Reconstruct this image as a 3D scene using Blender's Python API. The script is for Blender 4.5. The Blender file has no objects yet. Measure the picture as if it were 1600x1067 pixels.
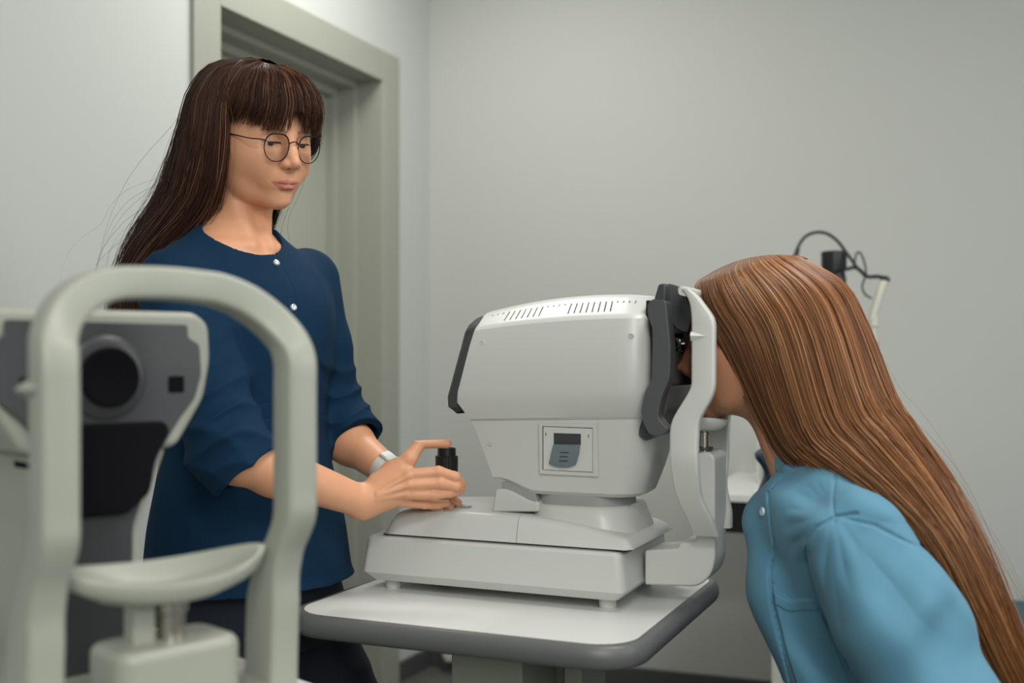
import bpy, bmesh, math, random
import numpy as np
from mathutils import Vector, Matrix
from math import sin, cos, tan, pi, radians, sqrt

# ------------------------------------------------------------------ camera, world, lights, exposure
SC = bpy.context.scene
COL = SC.collection
F = 1700.0            # focal length in pixels of the 1600 x 1067 frame
CAM_H = 1.12          # camera height (m)
HZ = 570.0            # row of the horizon
cd = bpy.data.cameras.new('camera')
cam = bpy.data.objects.new('camera', cd)
COL.objects.link(cam)
cam.location = (0, 0, CAM_H)
cam.rotation_euler = (radians(90), 0, 0)
cd.sensor_width = 36.0
cd.lens = 36.0 * F / 1600.0
cd.shift_y = (HZ - 533.5) / 1600.0
cd.clip_start = 0.05
cd.dof.use_dof = True
cd.dof.focus_distance = 1.76
cd.dof.aperture_fstop = 2.4
SC.camera = cam

SC.view_settings.view_transform = 'Standard'
SC.view_settings.look = 'None'
SC.view_settings.exposure = 0.0
SC.view_settings.gamma = 1.0
SC.view_settings.use_curve_mapping = False

wd = bpy.data.worlds.new('room_air')
SC.world = wd
wd.use_nodes = True
wd.node_tree.nodes['Background'].inputs[0].default_value = (0.80, 0.90, 1.0, 1)
wd.node_tree.nodes['Background'].inputs[1].default_value = 0.10


def area(name, loc, size, power, color, rot=(0, 0, 0), sizey=None):
    l = bpy.data.lights.new(name, 'AREA')
    l.shape = 'RECTANGLE'
    l.size = size
    l.size_y = sizey or size
    l.energy = power
    l.color = color
    o = bpy.data.objects.new(name, l)
    o.location = loc
    o.rotation_euler = rot
    COL.objects.link(o)
    return o


# first two: ceiling panels of the room (ceiling at 2.75 m)
area('overhead_light', (-0.20, 2.90, 2.70), 0.60, 17, (1.0, 0.975, 0.93), sizey=0.60)
area('overhead_light', (0.75, 1.30, 2.70), 0.60, 20, (1.0, 0.97, 0.92), sizey=0.60)
area('overhead_light', (0.10, -0.90, 2.70), 0.60, 30, (1.0, 0.975, 0.93), sizey=0.60)  # added overhead fill behind the camera, brightens faces and the far corner
# added fill lights, no windows here: one behind the camera, one at the right
area('fill_light', (0.55, -1.3, 2.0), 1.1, 30, (0.98, 0.99, 1.0), rot=(radians(78), 0, radians(12)), sizey=1.3)
area('fill_light', (2.3, 0.9, 1.8), 1.1, 19, (0.98, 0.99, 1.0), rot=(radians(85), 0, radians(75)), sizey=1.3)


def W(px, py, d):
    """world point seen at pixel (px, py) at depth d"""
    return Vector(((px - 800.0) / F * d, d, CAM_H - (py - HZ) / F * d))


# ------------------------------------------------------------------ materials
def mat(name, col, rough=0.5, metal=0.0, spec=0.5, noise=0.0, nscale=30.0, bump=0.0, bscale=200.0, coat=0.0,
        trans=0.0, sheen=0.0, sss=0.0, sssr=(1, .4, .2), alpha=None, bdist=0.001):
    m = bpy.data.materials.new(name)
    m.use_nodes = True
    nt = m.node_tree
    b = nt.nodes['Principled BSDF']
    b.inputs['Base Color'].default_value = (*col, 1)
    b.inputs['Roughness'].default_value = rough
    b.inputs['Metallic'].default_value = metal
    b.inputs['Specular IOR Level'].default_value = spec
    b.inputs['Coat Weight'].default_value = coat
    b.inputs['Transmission Weight'].default_value = trans
    b.inputs['Sheen Weight'].default_value = sheen
    if sss:
        b.inputs['Subsurface Weight'].default_value = sss
        b.inputs['Subsurface Radius'].default_value = sssr
        b.inputs['Subsurface Scale'].default_value = 0.004
    tc = nt.nodes.new('ShaderNodeTexCoord')
    if noise > 0:
        n = nt.nodes.new('ShaderNodeTexNoise')
        n.inputs['Scale'].default_value = nscale
        n.inputs['Detail'].default_value = 4
        nt.links.new(tc.outputs['Object'], n.inputs['Vector'])
        mx = nt.nodes.new('ShaderNodeMix')
        mx.data_type = 'RGBA'
        mx.inputs['A'].default_value = (*[c * (1 - noise) for c in col], 1)
        mx.inputs['B'].default_value = (*[min(1, c * (1 + noise)) for c in col], 1)
        nt.links.new(n.outputs['Fac'], mx.inputs['Factor'])
        nt.links.new(mx.outputs['Result'], b.inputs['Base Color'])
    if bump > 0:
        n = nt.nodes.new('ShaderNodeTexNoise')
        n.inputs['Scale'].default_value = bscale
        n.inputs['Detail'].default_value = 3
        nt.links.new(tc.outputs['Object'], n.inputs['Vector'])
        bp = nt.nodes.new('ShaderNodeBump')
        bp.inputs['Strength'].default_value = bump
        bp.inputs['Distance'].default_value = bdist
        nt.links.new(n.outputs['Fac'], bp.inputs['Height'])
        nt.links.new(bp.outputs['Normal'], b.inputs['Normal'])
    return m


M = {
    'wall': mat('wall_paint', (0.50, 0.515, 0.487), 0.85, bump=0.10, bscale=260, noise=0.012, nscale=3),
    'wall2': mat('wall_paint_white', (0.53, 0.55, 0.525), 0.85, bump=0.10, bscale=260, noise=0.012, nscale=3),
    'ceil': mat('ceiling_paint', (0.72, 0.72, 0.70), 0.9, noise=0.01),
    'floor': mat('floor_vinyl', (0.105, 0.11, 0.095), 0.45, noise=0.10, nscale=60),
    'base': mat('baseboard_grey', (0.066, 0.07, 0.072), 0.5, noise=0.03),
    'door': mat('door_lacquer', (0.36, 0.37, 0.315), 0.50, noise=0.03, nscale=8),
    'casing': mat('door_casing_lacquer', (0.33, 0.34, 0.29), 0.48, noise=0.02, nscale=8),
    'white': mat('instrument_white', (0.57, 0.58, 0.545), 0.34, noise=0.012, nscale=8, bump=0.05, bscale=900, bdist=0.0003),
    'white2': mat('instrument_white_dark', (0.53, 0.54, 0.50), 0.4, noise=0.012, nscale=8),
    'grey': mat('instrument_grey', (0.30, 0.31, 0.30), 0.5, noise=0.03),
    'dark': mat('instrument_charcoal', (0.048, 0.052, 0.056), 0.36, noise=0.03, bump=0.08, bscale=1200, bdist=0.0003),
    'mid': mat('instrument_bezel_grey', (0.075, 0.079, 0.082), 0.33, noise=0.03),
    'black': mat('instrument_black', (0.010, 0.011, 0.012), 0.35, noise=0.05),
    'matteblack': mat('matte_black', (0.008, 0.008, 0.010), 0.75, spec=0.2, noise=0.05),
    'glossblack': mat('lens_black', (0.004, 0.004, 0.005), 0.06, coat=0.6),
    'tabletop': mat('table_laminate', (0.72, 0.73, 0.70), 0.33, noise=0.012, nscale=12),
    'edge': mat('table_edge_grey', (0.115, 0.12, 0.12), 0.42, noise=0.04, nscale=30, bump=0.06, bscale=700, bdist=0.0004),
    'steel': mat('brushed_steel', (0.55, 0.52, 0.47), 0.28, metal=1.0, noise=0.05),
    'chrome': mat('chrome', (0.7, 0.7, 0.7), 0.15, metal=1.0, noise=0.02),
    'smoke': mat('smoked_plastic', (0.13, 0.17, 0.19), 0.14, coat=0.4, noise=0.06, nscale=90),
    'smoked': mat('smoked_plastic_ridge', (0.05, 0.065, 0.075), 0.2, noise=0.03),
    'panel': mat('printer_door_white', (0.60, 0.61, 0.57), 0.42, noise=0.01),
    'navycush': mat('navy_upholstery', (0.012, 0.028, 0.062), 0.55, noise=0.08, nscale=25),
    'matteblack': mat('matte_black', (0.006, 0.006, 0.008), 0.8, spec=0.08, noise=0.05),
    'teal': mat('teal_upholstery', (0.04, 0.115, 0.15), 0.5, noise=0.05),
    'cream': mat('cream_enamel', (0.62, 0.62, 0.52), 0.35, noise=0.02),
    'fwhite': mat('instrument_offwhite', (0.325, 0.34, 0.285), 0.4, noise=0.02),
    'cable': mat('cable_rubber', (0.012, 0.012, 0.014), 0.5, noise=0.05),
}


# ------------------------------------------------------------------ object helpers
def finish(name, me, m, parent=None, smooth=True, bevel=0.0, seg=3, angle=35, loc=None):
    o = bpy.data.objects.new(name, me)
    COL.objects.link(o)
    if m is not None:
        me.materials.append(m)
    if parent is not None:
        o.parent = parent
    if smooth:
        me.polygons.foreach_set('use_smooth', [True] * len(me.polygons))
        bm = bmesh.new()
        bm.from_mesh(me)
        lim = radians(angle)
        for e in bm.edges:
            if len(e.link_faces) == 2:
                e.smooth = e.calc_face_angle(0) < lim
        bm.to_mesh(me)
        bm.free()
    if bevel > 0:
        md = o.modifiers.new('bevel', 'BEVEL')
        md.width = bevel
        md.segments = seg
        md.limit_method = 'ANGLE'
        md.angle_limit = radians(30)
        md.harden_normals = False
        me.polygons.foreach_set('use_smooth', [True] * len(me.polygons))
        wn = o.modifiers.new('wn', 'WEIGHTED_NORMAL')
        wn.keep_sharp = False
    return o


def mesh(name, verts, faces):
    me = bpy.data.meshes.new(name)
    me.from_pydata([tuple(v) for v in verts], [], faces)
    bm = bmesh.new()
    bm.from_mesh(me)
    bmesh.ops.recalc_face_normals(bm, faces=bm.faces)
    bm.to_mesh(me)
    bm.free()
    me.update()
    return me


def box(name, lo, hi, m, parent=None, bevel=0.002, seg=3):
    x0, y0, z0 = lo
    x1, y1, z1 = hi
    v = [(x0, y0, z0), (x1, y0, z0), (x1, y1, z0), (x0, y1, z0), (x0, y0, z1), (x1, y0, z1), (x1, y1, z1), (x0, y1, z1)]
    f = [(0, 1, 2, 3), (4, 5, 6, 7), (0, 1, 5, 4), (1, 2, 6, 5), (2, 3, 7, 6), (3, 0, 4, 7)]
    return finish(name, mesh(name, v, f), m, parent, True, bevel, seg)


def fillet(pts, rad, n=5):
    """round the corners of a closed 2-D outline; rad may be a number or a list"""
    out = []
    N = len(pts)
    for i in range(N):
        r = rad[i] if isinstance(rad, (list, tuple)) else rad
        p0, p1, p2 = (Vector(pts[(i - 1) % N]), Vector(pts[i]), Vector(pts[(i + 1) % N]))
        d0, d1 = (p0 - p1), (p2 - p1)
        l0, l1 = d0.length, d1.length
        t = min(r, l0 * 0.45, l1 * 0.45)
        if t < 1e-5:
            out.append(tuple(p1))
            continue
        a, b = p1 + d0 / l0 * t, p1 + d1 / l1 * t
        for k in range(n + 1):
            s = k / n
            q = a * (1 - s) ** 2 + p1 * 2 * s * (1 - s) + b * s * s
            out.append(tuple(q))
    return out


def prism(name, outline, v0, v1, m, parent=None, bevel=0.002, axis='uz', seg=3):
    """closed outline (u,z) pushed along v from v0 to v1 (axis 'uz'), or (u,v) pushed along z (axis 'uv'), or (v,z) along u ('vz')"""
    n = len(outline)
    V = []
    for s in (v0, v1):
        for p in outline:
            if axis == 'uz':
                V.append((p[0], s, p[1]))
            elif axis == 'uv':
                V.append((p[0], p[1], s))
            else:
                V.append((s, p[0], p[1]))
    Fc = [tuple(range(n)), tuple(range(n, 2 * n))]
    for i in range(n):
        j = (i + 1) % n
        Fc.append((i, j, n + j, n + i))
    return finish(name, mesh(name, V, Fc), m, parent, True, bevel, seg)


def loft(name, rings, m, parent=None, cap=True, bevel=0, closed=True, angle=35):
    n = len(rings[0])
    V = [p for r in rings for p in r]
    Fc = []
    for i in range(len(rings) - 1):
        for j in range(n if closed else n - 1):
            k = (j + 1) % n
            Fc.append((i * n + j, i * n + k, (i + 1) * n + k, (i + 1) * n + j))
    if cap:
        Fc.append(tuple(range(n)))
        Fc.append(tuple((len(rings) - 1) * n + j for j in range(n)))
    return finish(name, mesh(name, V, Fc), m, parent, True, bevel, angle=angle)


def rrect(u0, u1, v0, v1, r, n=6):
    r = min(r, (u1 - u0) * .499, (v1 - v0) * .499)
    out = []
    for cx, cy, a0 in ((u1 - r, v1 - r, 0), (u0 + r, v1 - r, 90), (u0 + r, v0 + r, 180), (u1 - r, v0 + r, 270)):
        for k in range(n + 1):
            a = radians(a0 + 90 * k / n)
            out.append((cx + r * cos(a), cy + r * sin(a)))
    return out


def frames(path):
    P = [Vector(p) for p in path]
    T = []
    for i in range(len(P)):
        a = P[max(0, i - 1)]
        b = P[min(len(P) - 1, i + 1)]
        T.append((b - a).normalized())
    up = Vector((0, 0, 1)) if abs(T[0].z) < 0.9 else Vector((0, 1, 0))
    out = []
    x = T[0].cross(up).normalized()
    for t in T:
        x = (x - t * x.dot(t)).normalized()
        out.append((x, t.cross(x).normalized()))
    return P, out


def spline(pts, n=8):
    """Catmull-Rom through the points"""
    P = [Vector(p) for p in pts]
    P = [P[0] * 2 - P[1]] + P + [P[-1] * 2 - P[-2]]
    out = []
    for i in range(1, len(P) - 2):
        for k in range(n):
            t = k / n
            out.append(0.5 * ((2 * P[i]) + (P[i + 1] - P[i - 1]) * t + (2 * P[i - 1] - 5 * P[i] + 4 * P[i + 1] - P[i + 2]) * t * t + (3 * P[i] - P[i - 1] - 3 * P[i + 1] + P[i + 2]) * t ** 3))
    out.append(P[-2])
    return out


def tube(name, path, r, m, parent=None, n=12, sect=None):
    P, fr = frames(path)
    R = r if isinstance(r, (list, tuple)) else [r] * len(P)
    rings = []
    for p, (x, y), rr in zip(P, fr, R):
        if sect:
            rings.append([tuple(p + x * (a * rr) + y * (b * rr)) for a, b in sect])
        else:
            rings.append([tuple(p + (x * cos(2 * pi * k / n) + y * sin(2 * pi * k / n)) * rr) for k in range(n)])
    return loft(name, rings, m, parent)


def lathe(name, prof, m, parent=None, n=32, centre=(0, 0, 0), axis=(0, 0, 1), angle=35):
    """profile [(r, h)...] turned about the axis through centre"""
    ax = Vector(axis).normalized()
    x = ax.cross(Vector((0.3, 0.9, 0.1))).normalized()
    y = ax.cross(x)
    c = Vector(centre)
    rings = [[tuple(c + ax * h + (x * cos(2 * pi * k / n) + y * sin(2 * pi * k / n)) * max(r, 1e-5)) for k in range(n)] for r, h in prof]
    return loft(name, rings, m, parent, angle=angle)


def empty(name, loc=(0, 0, 0), rz=0.0):
    o = bpy.data.objects.new(name, None)
    o.empty_display_size = 0.05
    COL.objects.link(o)
    o.location = loc
    o.rotation_euler = (0, 0, rz)
    return o


def tag(o, label, cat, group=None, kind=None):
    if label:
        o['label'] = label
    if cat:
        o['category'] = cat
    if group:
        o['group'] = group
    if kind:
        o['kind'] = kind
    return o


def structure(o):
    o['kind'] = 'structure'
    return o


# ------------------------------------------------------------------ the room
CORN = W(671, 570, 4.06)                       # corner between the door wall and the far wall
LB = radians(20.6)                             # heading of the far wall
LDIR = Vector((752, 1700, 0)).normalized()     # heading of the door wall (away from the camera)
BDIR = Vector((cos(LB), -sin(LB), 0))
c0 = Vector((CORN.x, CORN.y, 0))
RH = 2.75
NL = Vector((LDIR.y, -LDIR.x, 0))              # into the room from the door wall
NB = Vector((-sin(LB), -cos(LB), 0))           # into the room from the far wall


def slab(name, p0, p1, z0, z1, t, nrm, m, bevel=0.0, parent=None):
    """upright slab whose visible face runs p0..p1, thickness t away from nrm"""
    a, b = Vector((p0.x, p0.y, 0)), Vector((p1.x, p1.y, 0))
    q = nrm * (-t)
    V = [a, b, b + q, a + q]
    V = [(v.x, v.y, z0) for v in V] + [(v.x, v.y, z1) for v in V]
    Fc = [(0, 1, 2, 3), (4, 5, 6, 7), (0, 1, 5, 4), (1, 2, 6, 5), (2, 3, 7, 6), (3, 0, 4, 7)]
    return finish(name, mesh(name, V, Fc), m, parent, True, bevel)


def lw(px):
    """distance along the door wall (from the corner towards the camera) seen at pixel column px"""
    rx = (px - 800) / F
    # c0 - s*LDIR = (rx*d, d)
    # c0.x - s*Lx = rx*(c0.y - s*Ly)
    return (c0.x - rx * c0.y) / (LDIR.x - rx * LDIR.y)


def LP(s):
    return c0 - LDIR * s


sR, sL = lw(619), lw(297)                       # outer edges of the door casing
sRi, sLi = lw(595), lw(336)                     # inner edges
ZT = 2.197                                      # top of the casing
ZI = 2.105
WT = 0.26
# door wall in three pieces round the opening
V = []
wl = structure(slab('wall_left', LP(0), LP(sRi), 0, RH, WT, NL, M['wall2']))
me = wl.data
bm = bmesh.new()
bm.from_mesh(me)


def addslab(bm, p0, p1, z0, z1, t, nrm):
    a, b = Vector((p0.x, p0.y, 0)), Vector((p1.x, p1.y, 0))
    q = nrm * (-t)
    vs = [bm.verts.new((v.x, v.y, z)) for z in (z0, z1) for v in (a, b, b + q, a + q)]
    for f in [(0, 1, 2, 3), (4, 5, 6, 7), (0, 1, 5, 4), (1, 2, 6, 5), (2, 3, 7, 6), (3, 0, 4, 7)]:
        bm.faces.new([vs[i] for i in f])


addslab(bm, LP(sRi), LP(sLi), ZI, RH, WT, NL)
addslab(bm, LP(sLi), LP(5.2), 0, RH, WT, NL)
bmesh.ops.recalc_face_normals(bm, faces=bm.faces)
bm.to_mesh(me)
bm.free()
BE = c0 + BDIR * 4.3
structure(slab('wall_back', c0 - BDIR * 0.3, BE, 0, RH, 0.15, NB, M['wall']))
BN = BE + NB * 5.6
structure(slab('wall_right', BE, BN, 0, RH, 0.15, Vector((-BDIR.x, -BDIR.y, 0)), M['wall']))
fn = LP(5.2)
flo = [c0 + Vector((-1.2, 0.9, 0)), BE + Vector((0.5, 0.3, 0)), BN + Vector((0.4, -0.3, 0)), fn + Vector((-0.6, -0.8, 0))]
for nm, z0, z1, m in (('floor', -0.05, 0.0, M['floor']), ('ceiling', RH, RH + 0.05, M['ceil'])):
    o = prism(nm, [(p.x, p.y) for p in flo], z0, z1, m, None, 0, axis='uv')
    structure(o)
structure(slab('wall_front', fn + Vector((0.0, 0, 0)), BN, 0, RH, -0.12, (BN - fn).normalized().cross(Vector((0, 0, 1))), M['wall']))

# baseboards: dark vinyl cove skirting
structure(slab('baseboard_left', LP(0) + NL * 0.012, LP(sR) + NL * 0.012, 0, 0.07, 0.012, NL, M['base'], 0.003))
structure(slab('baseboard_left', LP(sL) + NL * 0.012, LP(5.2) + NL * 0.012, 0, 0.07, 0.012, NL, M['base'], 0.003))
structure(slab('baseboard_back', c0 + NB * 0.012, BE + NB * 0.012, 0, 0.07, 0.012, NB, M['base'], 0.003))

# door: casing, deep stepped jamb, leaf, lever
dr = structure(empty('door_1', LP(sRi)))
dr.location = (0, 0, 0)


def fr3(name, s0, s1, z1, w, t0, t1, m, bev=0.002):
    """three-sided frame between s0 (far) and s1 (near), outer top z1, member width w, from t0 to t1 out of the wall face"""
    bm = bmesh.new()
    for a, b, za, zb in ((s0, s0 + w, 0, z1), (s1 - w, s1, 0, z1), (s0 + w, s1 - w, z1 - w, z1)):
        addslab(bm, LP(a) + NL * t1, LP(b) + NL * t1, za, zb, t1 - t0, NL)
    bmesh.ops.recalc_face_normals(bm, faces=bm.faces)
    me = bpy.data.meshes.new(name)
    bm.to_mesh(me)
    bm.free()
    return finish(name, me, m, dr, True, bev)


fr3('casing', sR, sL, ZT, (sRi - sR), 0.0, 0.014, M['casing'])
fr3('jamb', sRi - 0.001, sLi + 0.001, ZI + 0.001, 0.012, -0.25, 0.012, M['casing'])
fr3('door_stop', sRi + 0.010, sLi - 0.010, ZI - 0.010, 0.022, -0.25, -0.085, M['casing'])
fr3('door_stop', sRi + 0.030, sLi - 0.030, ZI - 0.030, 0.028, -0.25, -0.150, M['casing'])
lf = slab('door_leaf', LP(sRi + 0.03) - NL * 0.185, LP(sLi - 0.03) - NL * 0.185, 0.006, ZI - 0.03, 0.04, NL, M['door'], 0.002, dr)
hp = LP(sRi + 0.055) - NL * 0.15
tube('handle', [(hp - NL * 0.036) + Vector((0, 0, 1.075)), hp + Vector((0, 0, 1.075)), hp + NL * 0.006 - LDIR * 0.02 + Vector((0, 0, 1.075)), hp + NL * 0.006 - LDIR * 0.12 + Vector((0, 0, 1.075))], 0.009, M['steel'], lf)

# ------------------------------------------------------------------ instrument table + refractor share one heading
TH = radians(23.3)
AX = Vector((cos(TH), -sin(TH), 0))
BX = Vector((sin(TH), cos(TH), 0))
OR = Vector((0.1325, 1.6282, 0.75))


def DP(px, py, v):
    """(u, z) of pixel (px, py) on the instrument's upright lengthwise plane at sideways offset v"""
    rx = (px - 800) / F
    t = (v + OR.dot(BX) - OR.z * BX.z) / (rx * BX.x + BX.y)
    p = W(px, py, t)
    return ((p - OR).dot(AX), p.z - 0.75)


def DPS(pts, v):
    return [DP(x, y, v) for x, y in pts]


table = tag(empty('instrument_table', (OR.x, OR.y, 0), -TH), 'white instrument table with rounded grey edge under the white eye refractor', 'table')
TU0, TU1, TV0, TV1 = -0.445, 0.108, -0.192, 0.36
top = prism('tabletop', rrect(TU0 + .012, TU1 - .012, TV0 + .012, TV1 - .012, 0.060, 10), 0.7305, 0.7500, M['tabletop'], table, 0.0008, 'uv', 1)
# bull-nosed grey band round the board
ring = []
for k in range(13):
    a = radians(-90 + 180 * k / 12)
    ring.append((0.0125 + 0.011 * cos(a) * 1.0, 0.7325 + 0.0170 * sin(a)))
prof = [(0.0, 0.7160)] + [(p[0] - 0.0125 + 0.006, p[1]) for p in ring] + [(0.0, 0.7495)]
rings = []
for off, z in prof:
    rings.append([(x, y, z) for x, y in rrect(TU0 + .012 - off, TU1 - .012 + off, TV0 + .012 - off, TV1 - .012 + off, 0.060 + off, 10)])
loft('edge_band', rings, M['edge'], table, True, 0, angle=60)


def tpt(px, py, z):
    """(u, v) of the pixel on the level z in table space"""
    d = (CAM_H - z) * F / (py - HZ)
    p = W(px, py, d) - OR
    return (p.dot(AX), p.dot(BX))


# electrical housing and lifting column under the board
hs = prism('motor_housing', rrect(-0.235, -0.115, -0.03, 0.115, 0.004), 0.30, 0.7155, M['fwhite'], table, 0.002, 'uv')
bm = bmesh.new()
for k in range(17):
    u = -0.226 + k * 0.0058
    bmesh.ops.create_cube(bm, size=1, matrix=Matrix.Translation((u, -0.0305, 0.6925)) @ Matrix.Diagonal((0.0030, 0.002, 0.010, 1)))
me = bpy.data.meshes.new('vent')
bm.to_mesh(me)
bm.free()
finish('vent', me, M['black'], hs)
lc = prism('lifting_column', rrect(-0.20, -0.085, 0.12, 0.20, 0.006), 0.04, 0.7155, M['fwhite'], table, 0.002, 'uv')
prism('column_cover', rrect(-0.085, -0.055, 0.07, 0.19, 0.003), 0.04, 0.7155, M['fwhite'], table, 0.001, 'uv')
prism('foot', rrect(-0.40, 0.06, 0.10, 0.22, 0.03), 0.0, 0.045, M['grey'], table, 0.006, 'uv')

# ------------------------------------------------------------------ the eye refractor on the table
ref = tag(empty('eye_refractor', tuple(OR), -TH), 'white desktop eye refractor with black joystick standing on the instrument table', 'eye refractor')
VC = 0.115


def rring(u0, u1, v0, v1, r, z0, z1, n=6, arch=0.0):
    out = []
    for u, v in rrect(u0, u1, v0, v1, r, n):
        t = (u - u0) / (u1 - u0)
        out.append((u, v, z0 + (z1 - z0) * t + arch * 4 * t * (1 - t)))
    return out


# base tray
tr = loft('base_tray', [rring(-0.398, 0.022, 0.010, 0.250, 0.010, 0.0165, 0.0165),
                        rring(-0.4175, 0.036, 0.0, 0.262, 0.014, 0.0300, 0.0300),
                        rring(-0.4172, 0.0365, 0.0, 0.262, 0.014, 0.0312, 0.0312),
                        rring(-0.4100, 0.030, 0.004, 0.258, 0.014, 0.0840, 0.0840),
                        rring(-0.4060, 0.026, 0.008, 0.254, 0.014, 0.0885, 0.0885),
                        rring(-0.3980, 0.018, 0.016, 0.246, 0.014, 0.0900, 0.0900)], M['white'], ref, angle=28)
for u, v in ((-0.3736, 0.035), (0.0, 0.034), (-0.3736, 0.225), (0.0, 0.225)):
    lathe('foot', [(0.0125, 0), (0.0135, 0.004), (0.0135, 0.02)], M['white2'], ref, 24, (u, v, 0.0))
prism('underplate', rrect(-0.33, -0.225, 0.03, 0.10, 0.004), 0.0125, 0.02, M['white2'], ref, 0.0015, 'uv')
# dark gap and the sliding stage
prism('gap_plate', rrect(-0.385, 0.036, 0.016, 0.24, 0.01), 0.089, 0.0935, M['black'], ref, 0.001, 'uv')


def stage(nm, ua, ub, ztab):
    """solid between ua and ub whose top outline follows ztab(u), with sloping side"""
    rings = []
    n = 14
    for i in range(n + 1):
        u = ua + (ub - ua) * i / n
        z, inset = ztab(u)
        vs = [(0.010, 0.0935), (0.0165, z - 0.010), (0.0195, z - 0.004), (0.0255, z), (0.2345, z), (0.2405, z - 0.004), (0.2435, z - 0.010), (0.25, 0.0935)]
        rings.append([(u, v, zz) for v, zz in vs])
    return rings


def ramp(u, pts):
    for (a, za), (b, zb) in zip(pts, pts[1:]):
        if u <= b:
            t = (u - a) / (b - a)
            t = t * t * (3 - 2 * t)
            return za + (zb - za) * t
    return pts[-1][1]


def hard(u, pts):
    for (a, za), (b, zb) in zip(pts, pts[1:]):
        if u <= b:
            return za + (zb - za) * (u - a) / (b - a)
    return pts[-1][1]


def stage_loft(nm, us, zf, m):
    rings = []
    for u in us:
        z = zf(u)
        vs = [(0.010, 0.0930), (0.0170, z - 0.012), (0.0195, z - 0.006), (0.0245, z - 0.0018), (0.032, z), (0.2285, z), (0.2360, z - 0.0018), (0.2410, z - 0.006), (0.2435, z - 0.012), (0.25, 0.0930)]
        rings.append([(u, v, max(zz, 0.0930)) for v, zz in vs])
    return loft(nm, rings, m, ref, angle=50)


zA = lambda u: hard(u, [(-0.381, 0.0945), (-0.372, 0.112), (-0.362, 0.1255), (-0.352, 0.1300), (-0.30, 0.1330), (-0.24, 0.1350), (-0.18, 0.1345), (-0.142, 0.1335)])
zB = lambda u: hard(u, [(-0.1415, 0.1335), (-0.10, 0.1310), (-0.05, 0.1250), (0.0, 0.1170), (0.034, 0.1090), (0.041, 0.1000), (0.0445, 0.0945)])
sf = stage_loft('stage_rear', [-0.381, -0.376, -0.372, -0.367, -0.362, -0.357, -0.352, -0.33, -0.30, -0.27, -0.24, -0.21, -0.18, -0.16, -0.1422], zA, M['white'])
sg = stage_loft('stage_front', [-0.1412, -0.12, -0.10, -0.075, -0.05, -0.025, 0.0, 0.02, 0.030, 0.036, 0.041, 0.0445], zB, M['white'])

# raised collar under the neck: hump on the rear stage plus ring on the front stage
hump = [DP(*p, 0.045) for p in ((768, 800), (773, 766), (780, 763), (795, 765), (812, 774), (828, 783), (842, 784), (842, 800))]
prism('collar_hump', fillet(hump, [0.0, .003, .008, .012, .02, .01, 0, 0], 4), 0.045, 0.215, M['white'], sf, 0.004)
q0, q1 = DP(842, 800, .045), DP(1030, 815, .045)
loft('collar_ring', [rring(-0.1405, 0.034, 0.032, 0.228, 0.05, 0.122, 0.100, 8),
                     rring(-0.1405, 0.026, 0.040, 0.220, 0.055, 0.141, 0.128, 8),
                     rring(-0.1405, 0.022, 0.043, 0.217, 0.055, 0.148, 0.144, 8),
                     rring(-0.1405, 0.018, 0.048, 0.212, 0.055, 0.150, 0.150, 8)], M['white'], sg, angle=50)
# neck (grey, turning plate)
nk = [DP(*p, 0.05) for p in ((784, 790), (784, 753), (800, 750), (820, 756), (836, 770), (842, 790))]
prism('neck_arch', nk, 0.050, 0.195, M['grey'], ref, 0.001)
zn0, zn1 = DP(985, 790, 0.05)[1], DP(985, 772, 0.05)[1]
loft('neck', [rring(-0.139, 0.014, 0.050, 2 * VC - 0.050, 0.05, zn0 - .01, zn0 - .01, 8), rring(-0.139, 0.014, 0.050, 2 * VC - 0.050, 0.05, zn1, zn1, 8)], M['grey'], ref)

# ---- head housing
# stations: left px, right px, near offset, corner radii, arch
ST = [((772, 748), (988, 779), 0.050, 0.040, -1),
      ((770, 745), (995, 774), 0.043, 0.045, -1),
      ((754, 700), (1006, 735), 0.033, 0.045, 0.0),
      ((742, 669), (1016, 690), 0.0255, 0.045, 0.0),
      ((737, 657.5), (1022, 655), 0.0225, 0.045, 0.0),
      ((734, 654.5), (1018, 650), 0.0170, 0.040, 0.0),
      ((713, 627), (1010, 622), 0.0020, 0.035, 0.0),
      ((715, 612), (1012, 608), 0.0000, 0.035, 0.0),
      ((724, 575), (1012, 570), -0.001, 0.035, 0.0),
      ((733, 540), (1012, 530), 0.001, 0.035, 0.002),
      ((740, 517), (1012, 497), 0.006, 0.035, 0.005),
      ((741.5, 512.5), (1012, 491.5), 0.010, 0.035, 0.006),
      ((742.5, 510), (1012, 489), 0.014, 0.035, 0.006),
      ((755, 493), (1012, 467), 0.046, 0.035, 0.008),
      ((759, 490), (1012, 463), 0.058, 0.035, 0.009),
      ((766, 487), (1012, 461), 0.080, 0.035, 0.010)]
PL = []
for (l, r, vn, cr, arch) in ST:
    ul, zl = DP(*l, vn)
    ur, zr = DP(*r, vn)
    PL.append((ul, ur, vn, zl, zr, cr, arch))


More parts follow.
